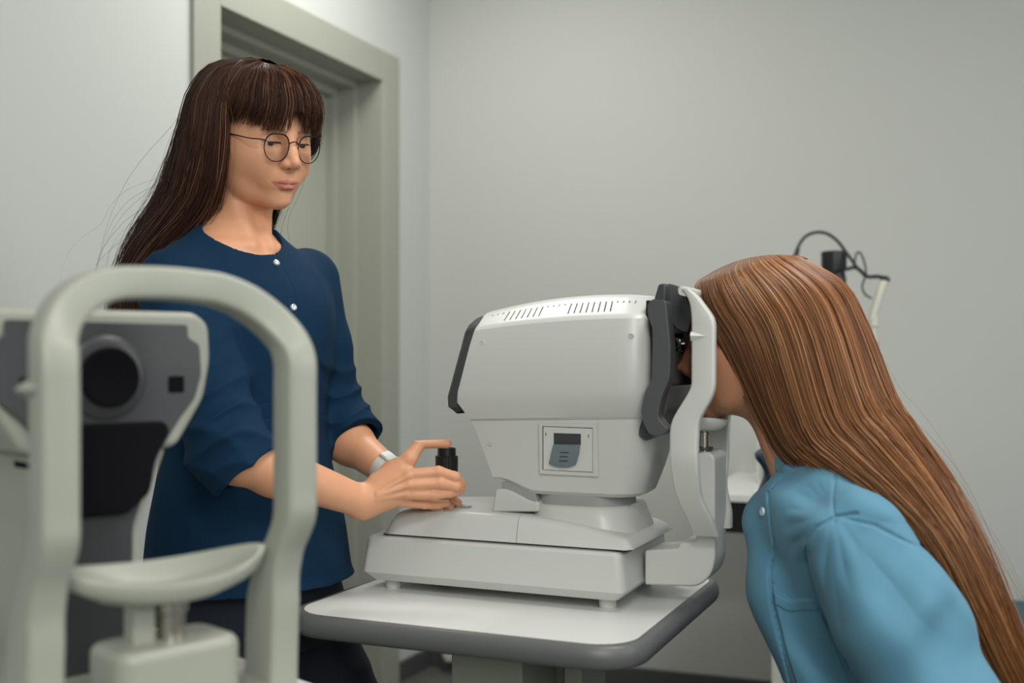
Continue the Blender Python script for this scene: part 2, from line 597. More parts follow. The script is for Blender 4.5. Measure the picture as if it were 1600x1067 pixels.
def hring(ul, ur, vn, zl, zr, cr, arch, n=6):
    """rounded only at the patient end; square at the rear where the dark screen starts"""
    v0, v1 = vn, 2 * VC - vn
    out = [(ul, v1), (ul, v0)]
    r = cr
    for cx, cy, a0 in ((ur - r, v0 + r, 270), (ur - r, v1 - r, 0)):
        for k in range(n + 1):
            a = radians(a0 + 90 * k / n)
            out.append((cx + r * cos(a), cy + r * sin(a)))
    # sample the long sides finely so the arch shows
    res = []
    N = len(out)
    for i in range(N):
        a, b = out[i], out[(i + 1) % N]
        steps = 14 if abs(a[0] - b[0]) > 0.1 else 1
        for k in range(steps):
            t = k / steps
            res.append((a[0] + (b[0] - a[0]) * t, a[1] + (b[1] - a[1]) * t))
    fin = []
    for u, v in res:
        t = (u - ul) / (ur - ul)
        if arch < 0:
            q = min(1, max(0, (t - 0.05) / 0.27))
            t2 = q * q * (3 - 2 * q)
            fin.append((u, v, zl + (zr - zl) * t2))
            continue
        fin.append((u, v, zl + (zr - zl) * t + arch * 4 * t * (1 - t)))
    return fin


hd = loft('head_housing', [hring(*p) for p in PL], M['white'], ref, angle=24)
# vents on the sloping shoulder strip
A0, A1 = PL[12], PL[13]


def on_strip(t, s, out=0.0):
    """point on the sloped shoulder strip; t along, s across (0 low, 1 high)"""
    P = []
    for (ul, ur, vn, zl, zr, cr, arch) in (A0, A1):
        P.append(Vector((ul + (ur - ul) * t, vn, zl + (zr - zl) * t + arch * 4 * t * (1 - t))))
    p = P[0].lerp(P[1], s)
    d = (P[1] - P[0]).normalized()
    n = Vector((0, -d.z, d.y)).normalized()
    if n.z < 0:
        n = -n
    return p + n * out, n


bmV = bmesh.new()
bmS = bmesh.new()
for k in range(26):
    t = 0.055 + 0.93 * (k + 0.5) / 27
    lo, hi = 0.12, 0.84
    full = (3 <= k <= 9) or (14 <= k <= 21)
    if not full:
        lo = 0.74
    a, n = on_strip(t - 0.004, lo, 0.0003)
    b, _ = on_strip(t + 0.0015 if full else t, hi, 0.0003)
    w = 0.0014
    vs = [bmV.verts.new(p) for p in (a + Vector((-w / 2, 0, 0)), a + Vector((w, 0, 0)), b + Vector((w, 0, 0)), b + Vector((-w / 2, 0, 0)))]
    bmV.faces.new(vs)
    if not full:
        a, n = on_strip(t - 0.004, 0.15, 0.0002)
        b, _ = on_strip(t, 0.70, 0.0002)
        vs = [bmS.verts.new(p) for p in (a + Vector((-w, 0, 0)), a + Vector((w, 0, 0)), b + Vector((w, 0, 0)), b + Vector((-w, 0, 0)))]
        bmS.faces.new(vs)
for bm_, nm, mm in ((bmV, 'vent_slots', M['black']),):
    me = bpy.data.meshes.new(nm)
    bmesh.ops.solidify(bm_, geom=bm_.faces[:], thickness=-0.0003)
    bm_.to_mesh(me)
    bm_.free()
    finish(nm, me, mm, hd)


def screw(px, py, v, r):
    u, z = DP(px, py, v)
    o = lathe('screw', [(r * 0.5, 0.0000), (r * .55, 0.0012), (r * .9, 0.0013), (r, 0.0010), (r * 1.05, -0.001)], M['white2'], hd, 20, (u, v, z), (0, -1, 0))
    return o


screw(753.5, 536, 0.0022, 0.0042)
screw(986, 524.5, 0.0025, 0.0042)
screw(765.5, 693, 0.0305, 0.0034)

# printer door in its frame on the near side; the housing leans inward there
def lean(px, py):
    """point on the leaning lower side of the housing"""
    v = 0.02
    for _ in range(4):
        u, z = DP(px, py, v)
        z1_, v1_ = 0.289, 0.0225
        z0_, v0_ = 0.180, 0.0430
        v = v1_ + (z1_ - z) / (z1_ - z0_) * (v0_ - v1_)
    return Vector((u, v, z))


def leanpts(pts, out):
    d = Vector((0, 0.0260, -0.109)).normalized()
    n = Vector((0, -abs(d.z), -abs(d.y)))
    return [lean(x, y) + n * out for x, y in pts]


def leanslab(name, pts, o0, o1, m, parent, bevel=0.001, hole=None):
    n = len(pts)
    A, B = leanpts(pts, o0), leanpts(pts, o1)
    if hole:
        C_, D_ = leanpts(hole, o0), leanpts(hole, o1)
        V = A + B + C_ + D_
        Fc = []
        for i in range(n):
            j = (i + 1) % n
            Fc += [(i, j, n + j, n + i), (2 * n + i, 2 * n + j, 3 * n + j, 3 * n + i), (n + i, n + j, 3 * n + j, 3 * n + i), (i, j, 2 * n + j, 2 * n + i)]
    else:
        V = A + B
        Fc = [tuple(range(n)), tuple(range(n, 2 * n))] + [(i, (i + 1) % n, n + (i + 1) % n, n + i) for i in range(n)]
    return finish(name, mesh(name, V, Fc), m, parent, True, bevel)


pf = leanslab('printer_frame', [(843.5, 661), (935, 660), (937, 743), (845, 738.5)], -0.004, 0.0062, M['white'], ref, 0.0012,
              hole=[(849.3, 664), (928, 667), (928, 737), (849.3, 733)])
leanslab('gap', [(848, 663), (929, 666), (929, 738), (848, 734)], 0.0010, 0.0026, M['black'], pf, 0)
pd = leanslab('printer_door', [(850.6, 665.3), (927.2, 668.5), (927.2, 736.0), (850.6, 732.4)], 0.0024, 0.0048, M['panel'], ref, 0.0006,
              hole=[(866.5, 675.2), (909, 676.5), (909, 694.3), (866.5, 692.8)])
leanslab('paper_slot', [(866, 675), (909.5, 676), (909.5, 695), (866, 693)], 0.0020, 0.0029, M['dark'], pd, 0)
for x, y in ((854.6, 676.8), (921, 679.8)):
    leanslab('latch_mark', [(x - .6, y - 2.6), (x + .6, y - 2.6), (x + .6, y + 2.6), (x - .6, y + 2.6)], 0.0047, 0.0051, M['dark'], pd, 0)
flp = [(867.5, 691.5), (909, 693.5), (907.5, 706), (904, 719), (902.5, 723.4), (893, 727), (881, 727.8), (869, 725.6), (860.5, 721.5), (863, 711)]
fl = leanslab('paper_flap', flp, 0.0062, 0.0095, M['smoke'], pd, 0.001)
for y in (704, 710.4, 717):
    leanslab('ridge', [(879 - (y - 704) * .15, y - 1), (892 - (y - 704) * .15, y - 0.6), (892 - (y - 704) * .15, y + 1), (879 - (y - 704) * .15, y + .8)], 0.0093, 0.0103, M['smoked'], fl, 0)

# dark rear screen band
RS = [((711, 646), (713.5, 646), 5.5), ((697, 636), (713, 636), 6), ((696, 620), (715, 612), 7), ((709, 571), (724.5, 575), 8), ((716, 546), (733.5, 540), 9),
      ((723, 519), (741, 516), 10), ((729, 508), (745, 506), 12), ((741, 497), (756, 492.5), 13), ((757, 490.5), (760, 489.7), 14)]
rings = []
for l, r, k in RS:
    vn = PL[int(k)][2] - 0.0008
    ul, zl = DP(*l, vn)
    ur, zr = DP(*r, vn)
    out = [(ur, 2 * VC - vn, zr), (ul + 0.006, 2 * VC - vn - 0.001, zl), (ul, 2 * VC - vn - 0.008, zl), (ul, vn + 0.008, zl), (ul + 0.006, vn + 0.001, zl), (ur, vn, zr)]
    rings.append(out)
loft('rear_screen', rings, M['dark'], ref, angle=40)

# ---- dark front bezel
BO = [(1012.5, 476), (1020.5, 467), (1041, 470), (1043.5, 497), (1048, 540), (1047, 588), (1043.5, 600), (1036, 616), (1030, 640), (1029, 652), (1036, 662), (1045, 670), (1040, 676.5), (1026, 681.5),
      (1014, 677), (1005.5, 658), (1003, 640), (1009, 612), (1019, 594), (1020.5, 540), (1020.5, 512), (1014, 496)]
for v0, v1 in ((-0.004, 0.028), (0.202, 0.234)):
    prism('front_bezel', fillet(DPS(BO, 0.0), 0.004, 3), v0, v1, M['mid'], ref, 0.004)
# body of the patient side: black recess plate, grey hood on top, grey lower scoop
RP = [(1035, 474), (1050, 474), (1052, 560), (1053, 610), (1050, 622), (1050, 668), (1035, 672), (1032, 560)]
prism('recess_plate', DPS(RP, 0.115), 0.024, 0.206, M['black'], ref, 0.001)
SCP = [(1029, 600), (1052, 618), (1062, 604), (1071, 600), (1063, 640), (1047, 674), (1034, 684), (1022, 676), (1024, 640)]
prism('lower_scoop', fillet(DPS(SCP, 0.115), 0.004, 3), 0.030, 0.200, M['mid'], ref, 0.004)
HD1 = [(1023, 470), (1030.5, 444), (1039, 442.5), (1041, 446), (1041, 474), (1030, 476)]
prism('hood_rear', fillet(DPS(HD1, 0.04), 0.003, 3), 0.034, 0.196, M['dark'], ref, 0.003)
HD2 = [(1039.5, 443.5), (1047, 443), (1062, 448), (1070, 458), (1079, 482), (1080, 500), (1074, 520), (1062, 516), (1054, 510), (1048, 500), (1044, 490), (1043, 470)]
prism('hood', fillet(DPS(HD2, 0.06), 0.005, 4), 0.060, 0.170, M['mid'], ref, 0.006)
# objective lens barrel pointing at the patient's eye
lu, lz = DP(1068, 535, 0.083)
lathe('objective_lens', [(0.014, -0.03), (0.014, 0.013), (0.0128, 0.0155), (0.0115, 0.015), (0.010, 0.010), (0.0001, 0.012)], M['glossblack'], ref, 40, (lu - 0.016, 0.083, lz), (1, 0, 0))

# ---- joystick with ribbed collar
ju, jz = DP(698, 700, 0.075)
jb = 0.134
js = lathe('joystick_base', [(0.030, -0.006), (0.030, 0.001), (0.022, 0.004), (0.012, 0.012), (0.010, 0.03)], M['dark'], ref, 32, (ju, 0.075, jb))
jt = DP(698, 734, 0.075)[1]
rings = []
n = 60
zt = DP(698, 711.5, 0.075)[1]
zk = DP(698, 699.5, 0.075)[1]
rings = []
for z, r, rib in ((jb + 0.022, 0.0165, 0), (jb + 0.024, 0.0180, 1), (zt - 0.0012, 0.0183, 1), (zt, 0.0172, 0), (zt, 0.0158, 0)):
    rings.append([(ju + (r + (0.0006 if (k % 2 and rib) else 0)) * cos(2 * pi * k / n), 0.075 + (r + (0.0006 if (k % 2 and rib) else 0)) * sin(2 * pi * k / n), z) for k in range(n)])
loft('joystick_knob', rings, M['black'], ref)
lathe('joystick_button', [(0.0155, zt - 0.004), (0.0152, zk - 0.0012), (0.0143, zk), (0.0125, zk), (0.012, zk - 0.0012), (0.0001, zk - 0.001)], M['black'], ref, 40, (ju, 0.075, 0))
bu, bv = tpt(748, 787, 0.75 + 0.136)
prism('lock_button', rrect(bu - 0.006, bu + 0.008, 0.055, 0.07, 0.001), 0.130, 0.1385, M['grey'], ref, 0.001, 'uv')
prism('button_well', rrect(bu - 0.02, bu + 0.012, 0.05, 0.078, 0.003), 0.130, 0.1355, M['white2'], ref, 0.001, 'uv')

# ---- bracket (upright L) that carries chin rest and head frame
vb0, vb1 = 0.088, 0.172
BR = [(1007, 860), (1058, 857), (1062, 848), (1087, 846), (1087, 712), (1092, 707), (1108, 706), (1117, 714), (1117, 878), (1109, 902), (1090, 917), (1007, 914)]
prism('bracket', fillet(DPS(BR, vb0), [0, .004, .004, .0, .0, .003, .006, .010, .035, .03, .012, 0], 5), vb0, vb1, M['white'], ref, 0.008)
uu, zz = DP(1128, 760, vb0 + 0.02)
# chin rest column and cup
cu, cz = DP(1101, 690, 0.115)
lathe('chin_rest_post', [(0.0080, -0.06), (0.0080, 0.0105), (0.0095, 0.0110), (0.0095, 0.0145), (0.0070, 0.0150), (0.0070, 0.03)], M['steel'], ref, 24, (cu, 0.112, cz))
lathe('lock_collar', [(0.012, -0.013), (0.014, -0.012), (0.014, -0.008), (0.0085, -0.007)], M['dark'], ref, 24, (cu, 0.112, cz))
ccz = DP(1101, 656, 0.115)[1]
rings = []
for f_, dz in ((0.55, -0.016), (0.86, -0.0125), (0.97, -0.006), (1.0, 0.000), (0.965, 0.0015)):
    rings.append([(cu + 0.006 + 0.030 * f_ * cos(a) * (1.0), 0.115 + 0.036 * f_ * sin(a), ccz + dz + (0.004 * abs(sin(a)) ** 2 if dz > -0.008 else 0)) for a in [2 * pi * k / 36 for k in range(36)]])
rings.append([(cu + 0.006 + 0.030 * 0.6 * cos(a), 0.115 + 0.036 * 0.6 * sin(a), ccz - 0.004) for a in [2 * pi * k / 36 for k in range(36)]])
loft('chin_rest', rings, M['white2'], ref, angle=60)

# ---- head frame: near post, far post, arched bar
PO = [(1062, 449), (1074, 451), (1087, 454), (1091, 465), (1110, 489.6), (1115.8, 499), (1115.5, 609), (1109, 627), (1095.5, 648), (1090.3, 660), (1088.5, 700), (1088.5, 780), (1094, 799), (1103, 821), (1107, 849),
      (1067, 851), (1063, 821), (1053, 793), (1048, 765), (1045.7, 721), (1045.3, 668), (1051, 651.5), (1079.5, 606), (1079.8, 500), (1077.5, 473), (1070, 458)]


def post(name, vfun, th, parent, flip=False):
    """flat bar following the outline, at sideways place vfun(z), thickness th"""
    o2 = DPS(PO, 0.0)
    # split outline to right edge (first 15) and left edge (rest) and resample by length
    right = o2[:15]
    left = list(reversed(o2[15:])) 
    left = [o2[0]] + left

    def resample(p, n):
        p = [Vector((a, b, 0)) for a, b in p]
        L = [0]
        for a, b in zip(p, p[1:]):
            L.append(L[-1] + (b - a).length)
        out = []
        for k in range(n):
            t = L[-1] * k / (n - 1)
            for i in range(len(p) - 1):
                if t <= L[i + 1] + 1e-9:
                    q = p[i].lerp(p[i + 1], (t - L[i]) / max(1e-9, L[i + 1] - L[i]))
                    out.append(q)
                    break
        return out
    n = 60

    def atz(p, z):
        # u of polyline at height z
        for (a, b) in zip(p, p[1:]):
            if (a[1] - z) * (b[1] - z) <= 0 and abs(a[1] - b[1]) > 1e-9:
                return a[0] + (b[0] - a[0]) * (z - a[1]) / (b[1] - a[1])
        return None
    ztop, zbot = o2[1][1] - 0.0005, max(o2[14][1], o2[15][1]) + 0.0005
    rows = []
    for k in range(n):
        z = ztop + (zbot - ztop) * k / (n - 1)
        ur = atz(right, z)
        ul = atz(left, z)
        if ur is None or ul is None:
            continue
        rows.append((ul, ur, z))
    # smooth both edges so the bends read as curves
    for _ in range(2):
        rows = [rows[0]] + [((a[0] + b[0] * 2 + c[0]) / 4, (a[1] + b[1] * 2 + c[1]) / 4, b[2]) for a, b, c in zip(rows, rows[1:], rows[2:])] + [rows[-1]]
    rings = []
    for ul, ur, z in rows:
        v = vfun(z)
        r = min(0.004, (ur - ul) * 0.3)
        pts = rrect(ul, ur, v, v + th, r, 3)
        rings.append([(a, b, z) for a, b in pts])
    return loft(name, rings, M['white'], parent, angle=50), rows


def vnear(z):
    # leans inward toward the bracket at the foot
    zb, zm = 0.10, 0.24
    if z > zm:
        v = 0.0
    else:
        t = (zm - z) / (zm - zb)
        v = 0.070 * min(1, t) ** 1.6
    return v


hf, rows = post('head_frame_post', vnear, 0.020, ref)
post('head_frame_post', lambda z: 2 * VC - vnear(z) - 0.020, 0.020, ref)
# arched bar over the top with forehead pad
ut0, ut1, ztp = rows[0][0], rows[0][1], rows[0][2]
bar = []
uA, zA_ = DP(1063, 449, 0.0)
uB, zB_ = DP(1088, 455, 0.0)
path = []
for k in range(25):
    t = k / 24
    v = 0.004 + t * (2 * VC - 0.008)
    s = 1 - (2 * t - 1) ** 4
    path.append(Vector((0.5 * (uA + uB) - 0.004 * s, v, zA_ - 0.008 + 0.004 * s)))
sect = [(a, b) for a, b in rrect(-0.016, 0.011, -0.006, 0.006, 0.004, 3)]
P_, fr_ = frames(path)
rings = [[tuple(p + Vector((1, 0, -0.25)) * a + Vector((0.0, 0, 1)) * b) for a, b in sect] for p in P_]
loft('forehead_bar', rings, M['white'], ref, angle=50)
pu, pz = DP(1080, 462, 0.13)
# wedge mark for the eye level
mk = [(1079.5, 518), (1102, 525), (1079.5, 533)]
a_, b_, c_ = [DP(*p, -0.001) for p in mk]
V = [(a_[0], -0.001, a_[1]), (b_[0], -0.001, b_[1]), (c_[0], -0.001, c_[1]), (a_[0], -0.006, (a_[1] + c_[1]) / 2 + .001), (a_[0], 0.003, a_[1]), (b_[0], 0.003, b_[1]), (c_[0], 0.003, c_[1])]
finish('eye_level_mark', mesh('eye_level_mark', V, [(0, 1, 3), (1, 2, 3), (0, 3, 2), (0, 4, 5, 1), (1, 5, 6, 2), (0, 2, 6, 4), (4, 6, 5)]), M['white'], hf)

# ------------------------------------------------------------------ desk by the far wall
def wallpt(px):
    rx = (px - 800) / F
    s = (rx * c0.y - c0.x) / (BDIR.x - rx * BDIR.y)
    return s


DSK = radians(-20.6)
dz = 0.758
s0 = wallpt(1149)
p0 = c0 + BDIR * s0 + NB * 0.003
desk = tag(empty('desk', (p0.x, p0.y, 0), DSK), 'white topped desk with black drawer band against the far wall', 'desk')
DD = 0.62
prism('desktop', rrect(0, 0.56, -DD, 0.0, 0.004), dz - 0.022, dz, M['tabletop'], desk, 0.002, 'uv')
dd_ = prism('drawer_front', rrect(0.012, 0.54, -DD + .012, -0.03, 0.003), dz - 0.110, dz - 0.0225, M['black'], desk, 0.002, 'uv')
lathe('drawer_knob', [(0.006, 0), (0.008, 0.006), (0.004, 0.012)], M['dark'], dd_, 16, (0.05, -DD + .0125, dz - 0.06), (0, -1, 0))
prism('side_panel', rrect(0.195, 0.225, -DD + .02, -0.03, 0.003), 0.0, dz - 0.1105, M['tabletop'], desk, 0.002, 'uv')
prism('side_panel', rrect(0.53, 0.555, -DD + .02, -0.03, 0.003), 0.0, dz - 0.0225, M['tabletop'], desk, 0.002, 'uv')

# ================================================================== people
# implicit-surface modeller: distance fields blended smoothly and meshed with surface nets
def smin(a, b, k):
    h = np.clip(0.5 + 0.5 * (b - a) / k, 0, 1)
    return b + (a - b) * h - k * h * (1 - h)


def smax(a, b, k):
    return -smin(-a, -b, k)


class Cone:
    """round cone a-b with radii ra, rb"""
    def __init__(s, a, b, ra, rb):
        s.a, s.b = np.array(a, float), np.array(b, float)
        s.ra, s.rb = ra, rb
        s.lo = np.minimum(s.a - ra, s.b - rb)
        s.hi = np.maximum(s.a + ra, s.b + rb)

    def __call__(s, P):
        ab = s.b - s.a
        q = P - s.a
        t = np.clip(q @ ab / max(ab @ ab, 1e-12), 0, 1)
        d = q - t[:, None] * ab
        return np.sqrt((d * d).sum(1)) - (s.ra + (s.rb - s.ra) * t)


class Ell:
    """ellipsoid, centre c, radii r, rotation matrix R (columns = axes)"""
    def __init__(s, c, r, R=None):
        s.c, s.r = np.array(c, float), np.array(r, float)
        s.R = np.eye(3) if R is None else np.array(R, float)
        m = s.r.max()
        s.lo, s.hi = s.c - m, s.c + m

    def __call__(s, P):
        q = (P - s.c) @ s.R
        k0 = np.sqrt(((q / s.r) ** 2).sum(1))
        k1 = np.sqrt(((q / s.r ** 2) ** 2).sum(1))
        return k0 * (k0 - 1) / np.maximum(k1, 1e-6)


class Stack:
    """ellipse sections [(h, cx, cy, rx, ry)...] along local z of frame (o, R)"""
    def __init__(s, o, R, rows, cap=0.02):
        s.o, s.R = np.array(o, float), np.array(R, float)
        s.rows = np.array(sorted(rows), float)
        s.cap = cap
        m = np.abs(s.rows[:, 1:3]).max() + s.rows[:, 3:].max()
        c = []
        for h in (s.rows[0, 0], s.rows[-1, 0]):
            for x in (-m, m):
                for y in (-m, m):
                    c.append(s.o + s.R @ np.array((x, y, h)))
        c = np.array(c)
        s.lo, s.hi = c.min(0), c.max(0)

    def __call__(s, P):
        q = (P - s.o) @ s.R
        h = s.rows[:, 0]
        z = q[:, 2]
        # smooth interpolation of the section parameters
        i = np.clip(np.searchsorted(h, z) - 1, 0, len(h) - 2)
        t = np.clip((z - h[i]) / (h[i + 1] - h[i]), 0, 1)
        r0, r1 = s.rows[i], s.rows[i + 1]
        rm, rp = s.rows[np.maximum(i - 1, 0)], s.rows[np.minimum(i + 2, len(h) - 1)]
        dh = (r1 - r0)[:, :1]
        m0 = (r1 - rm) / np.maximum((r1 - rm)[:, :1], 1e-6) * dh
        m1 = (rp - r0) / np.maximum((rp - r0)[:, :1], 1e-6) * dh
        t = t[:, None]
        V = (2 * t ** 3 - 3 * t ** 2 + 1) * r0 + (t ** 3 - 2 * t ** 2 + t) * m0 + (-2 * t ** 3 + 3 * t ** 2) * r1 + (t ** 3 - t ** 2) * m1
        rx, ry = np.maximum(V[:, 3], 1e-3), np.maximum(V[:, 4], 1e-3)
        x, y = q[:, 0] - V[:, 1], q[:, 1] - V[:, 2]
        k0 = np.sqrt((x / rx) ** 2 + (y / ry) ** 2)
        k1 = np.sqrt((x / rx ** 2) ** 2 + (y / ry ** 2) ** 2)
        d = np.where(k1 > 1e-6, k0 * (k0 - 1) / np.maximum(k1, 1e-6), -np.minimum(rx, ry))
        out = np.maximum(h[0] - z, z - h[-1])
        c = s.cap
        return smax(d, out, c)


class Model:
    """list of blended fields; give lo and hi to use it inside another model"""
    def __init__(s, lo=None, hi=None):
        s.ops = []
        if lo is not None:
            s.lo, s.hi = np.array(lo, float), np.array(hi, float)

    def add(s, prim, k=0.01):
        s.ops.append(('+', prim, k))
        return s

    def sub(s, prim, k=0.005):
        s.ops.append(('-', prim, k))
        return s

    def fn(s, f):
        """f(P, d) -> d, free-form change of the field"""
        s.ops.append(('f', f, 0))
        return s

    def __call__(s, P):
        d = np.full(len(P), 0.6)
        lo, hi = P.min(0), P.max(0)
        for op, g, k in s.ops:
            if op == 'f':
                d = g(P, d)
                continue
            gap = np.maximum(0, np.maximum(g.lo - hi, lo - g.hi)).max()
            if gap > k + 0.05:
                if op == '+':
                    d = np.minimum(d, max(gap, .05))
                continue
            v = g(P)
            d = smin(d, v, k) if op == '+' else smax(d, -v, k)
        return d


def net(f, lo, hi, h, B=8, proj=3):
    """surface nets of the field f in the box, cell h, evaluated only in blocks near the surface"""
    lo = np.array(lo, float)
    n = np.ceil((np.array(hi, float) - lo) / h / B).astype(int)
    bi = np.stack(np.meshgrid(*[np.arange(k) for k in n], indexing='ij'), -1).reshape(-1, 3)
    keep = []
    cen = lo + (bi + 0.5) * B * h
    R = B * h * 0.87 * 1.6 + 0.004
    # evaluate coarse field in spatially compact chunks
    for s in range(0, len(bi), 256):
        v = f(cen[s:s + 256])
        keep.append(np.abs(v) < R)
    bi = bi[np.concatenate(keep)]
    g = np.stack(np.meshgrid(*[np.arange(B + 1)] * 3, indexing='ij'), -1).reshape(-1, 3)
    N = (n * B + 3).astype(np.int64)
    ids, pos, edges = [], [], []
    for s in range(0, len(bi), 16):
        bb = bi[s:s + 16]
        idx = bb[:, None, :] * B + g[None]
        v = f((lo + idx.reshape(-1, 3) * h)).reshape(len(bb), B + 1, B + 1, B + 1)
        neg = v < 0
        c = neg[:, :-1, :-1, :-1].astype(np.int8)
        for a in ((0, 0, 1), (0, 1, 0), (0, 1, 1), (1, 0, 0), (1, 0, 1), (1, 1, 0), (1, 1, 1)):
            c = c + neg[:, a[0]:B + a[0], a[1]:B + a[1], a[2]:B + a[2]]
        m = (c > 0) & (c < 8)
        w = np.argwhere(m)
        if not len(w):
            continue
        cell = bb[w[:, 0]] * B + w[:, 1:]
        # vertex = mean of edge crossings
        acc = np.zeros((len(w), 3))
        cnt = np.zeros(len(w))
        W0, X, Y, Z = w.T
        for ax in range(3):
            o1, o2 = [k for k in range(3) if k != ax]
            for p in (0, 1):
                for q in (0, 1):
                    A = np.zeros(3, int)
                    A[o1], A[o2] = p, q
                    Bc = A.copy()
                    Bc[ax] = 1
                    va = v[W0, X + A[0], Y + A[1], Z + A[2]]
                    vb = v[W0, X + Bc[0], Y + Bc[1], Z + Bc[2]]
                    cr = (va < 0) != (vb < 0)
                    t = np.where(cr, va / np.where(va == vb, 1, va - vb), 0)
                    pt = A[None] + (Bc - A)[None] * t[:, None]
                    acc += pt * cr[:, None]
                    cnt += cr
                    if p == 0 and q == 0:
                        e = np.where(cr)[0]
                        if len(e):
                            edges.append(np.column_stack([cell[e], np.full(len(e), ax), (va[e] < 0).astype(int)]))
        pos.append(lo + (cell + acc / np.maximum(cnt, 1)[:, None]) * h)
        ids.append((cell[:, 0] * N[1] + cell[:, 1]) * N[2] + cell[:, 2])
    pos, ids, edges = np.concatenate(pos), np.concatenate(ids), np.concatenate(edges)
    o = np.argsort(ids)
    ids, pos = ids[o], pos[o]
    faces = []
    for ax in range(3):
        E = edges[edges[:, 3] == ax]
        o1, o2 = [(1, 2), (2, 0), (0, 1)][ax]
        quad = []
        ok = np.ones(len(E), bool)
        for p, q in ((0, 0), (-1, 0), (-1, -1), (0, -1)):
            c = E[:, :3].copy()
            c[:, o1] += p
            c[:, o2] += q
            i = (c[:, 0].astype(np.int64) * N[1] + c[:, 1]) * N[2] + c[:, 2]
            j = np.clip(np.searchsorted(ids, i), 0, len(ids) - 1)
            ok &= (ids[j] == i) & (c.min(1) >= 0)
            quad.append(j)
        Q = np.stack(quad, 1)[ok]
        flip = E[ok, 4] == 0
        Q[flip] = Q[flip][:, ::-1]
        faces.append(Q)
    faces = np.concatenate(faces)
    # pull the vertices onto the true surface
    e = h * 0.25
    for _ in range(proj):
        for s in range(0, len(pos), 8192):
            P = pos[s:s + 8192]
            d = f(P)
            G = np.stack([f(P + np.eye(3)[k] * e) - d for k in range(3)], 1) / e
            st = -(d / np.maximum((G * G).sum(1), 0.15))[:, None] * G
            L = np.sqrt((st * st).sum(1))[:, None]
            pos[s:s + 8192] = P + st * np.minimum(1, h * 0.5 / np.maximum(L, 1e-9)) * 0.8
    return pos, faces


def join(parts):
    V, Fc, n = [], [], 0
    for v, f in parts:
        V.append(v)
        Fc.append(f + n)
        n += len(v)
    return np.concatenate(V), np.concatenate(Fc)


def npmesh(name, V, Q, m, parent=None, color=None):
    me = bpy.data.meshes.new(name)
    me.vertices.add(len(V))
    me.vertices.foreach_set('co', np.asarray(V, np.float32).ravel())
    k = Q.shape[1]
    me.loops.add(len(Q) * k)
    me.loops.foreach_set('vertex_index', Q.astype(np.int32).ravel())
    me.polygons.add(len(Q))
    me.polygons.foreach_set('loop_start', np.arange(0, len(Q) * k, k, dtype=np.int32))
    me.polygons.foreach_set('use_smooth', np.ones(len(Q), bool))
    me.update(calc_edges=True)
    if color is not None:
        a = me.color_attributes.new('tone', 'FLOAT_COLOR', 'POINT')
        c = np.ones((len(V), 4), np.float32)
        c[:, :3] = color
        a.data.foreach_set('color', c.ravel())
    o = bpy.data.objects.new(name, me)
    COL.objects.link(o)
    me.materials.append(m)
    if parent is not None:
        o.parent = parent
        o.matrix_parent_inverse = Matrix.Translation(-parent.location)
    return o


def tone_mat(name, rough, spec=0.5, sss=0.0, bump=0.0, bscale=300, bdist=0.001, coat=0.0, sheen=0.0, weave=False, spread=0.06):
    """material whose base colour is the mesh's own 'tone' attribute"""
    m = bpy.data.materials.new(name)
    m.use_nodes = True
    nt = m.node_tree
    b = nt.nodes['Principled BSDF']
    at = nt.nodes.new('ShaderNodeAttribute')
    at.attribute_name = 'tone'
    tc = nt.nodes.new('ShaderNodeTexCoord')
    n = nt.nodes.new('ShaderNodeTexNoise')
    n.inputs['Scale'].default_value = 45
    n.inputs['Detail'].default_value = 5
    nt.links.new(tc.outputs['Object'], n.inputs['Vector'])
    mr = nt.nodes.new('ShaderNodeMapRange')
    mr.inputs['To Min'].default_value = 1 - spread
    mr.inputs['To Max'].default_value = 1 + spread
    nt.links.new(n.outputs['Fac'], mr.inputs['Value'])
    mx = nt.nodes.new('ShaderNodeVectorMath')
    mx.operation = 'SCALE'
    nt.links.new(at.outputs['Color'], mx.inputs[0])
    nt.links.new(mr.outputs['Result'], mx.inputs['Scale'])
    nt.links.new(mx.outputs['Vector'], b.inputs['Base Color'])
    b.inputs['Roughness'].default_value = rough
    b.inputs['Specular IOR Level'].default_value = spec
    b.inputs['Sheen Weight'].default_value = sheen
    b.inputs['Coat Weight'].default_value = coat
    if sss:
        b.inputs['Subsurface Weight'].default_value = sss
        b.inputs['Subsurface Radius'].default_value = (1.0, 0.35, 0.18)
        b.inputs['Subsurface Scale'].default_value = 0.004
    if bump:
        nb = nt.nodes.new('ShaderNodeTexNoise')
        nb.inputs['Scale'].default_value = bscale
        nb.inputs['Detail'].default_value = 4
        nt.links.new(tc.outputs['Object'], nb.inputs['Vector'])
        bp = nt.nodes.new('ShaderNodeBump')
        bp.inputs['Strength'].default_value = bump
        bp.inputs['Distance'].default_value = bdist
        nt.links.new(nb.outputs['Fac'], bp.inputs['Height'])
        nt.links.new(bp.outputs['Normal'], b.inputs['Normal'])
    return m


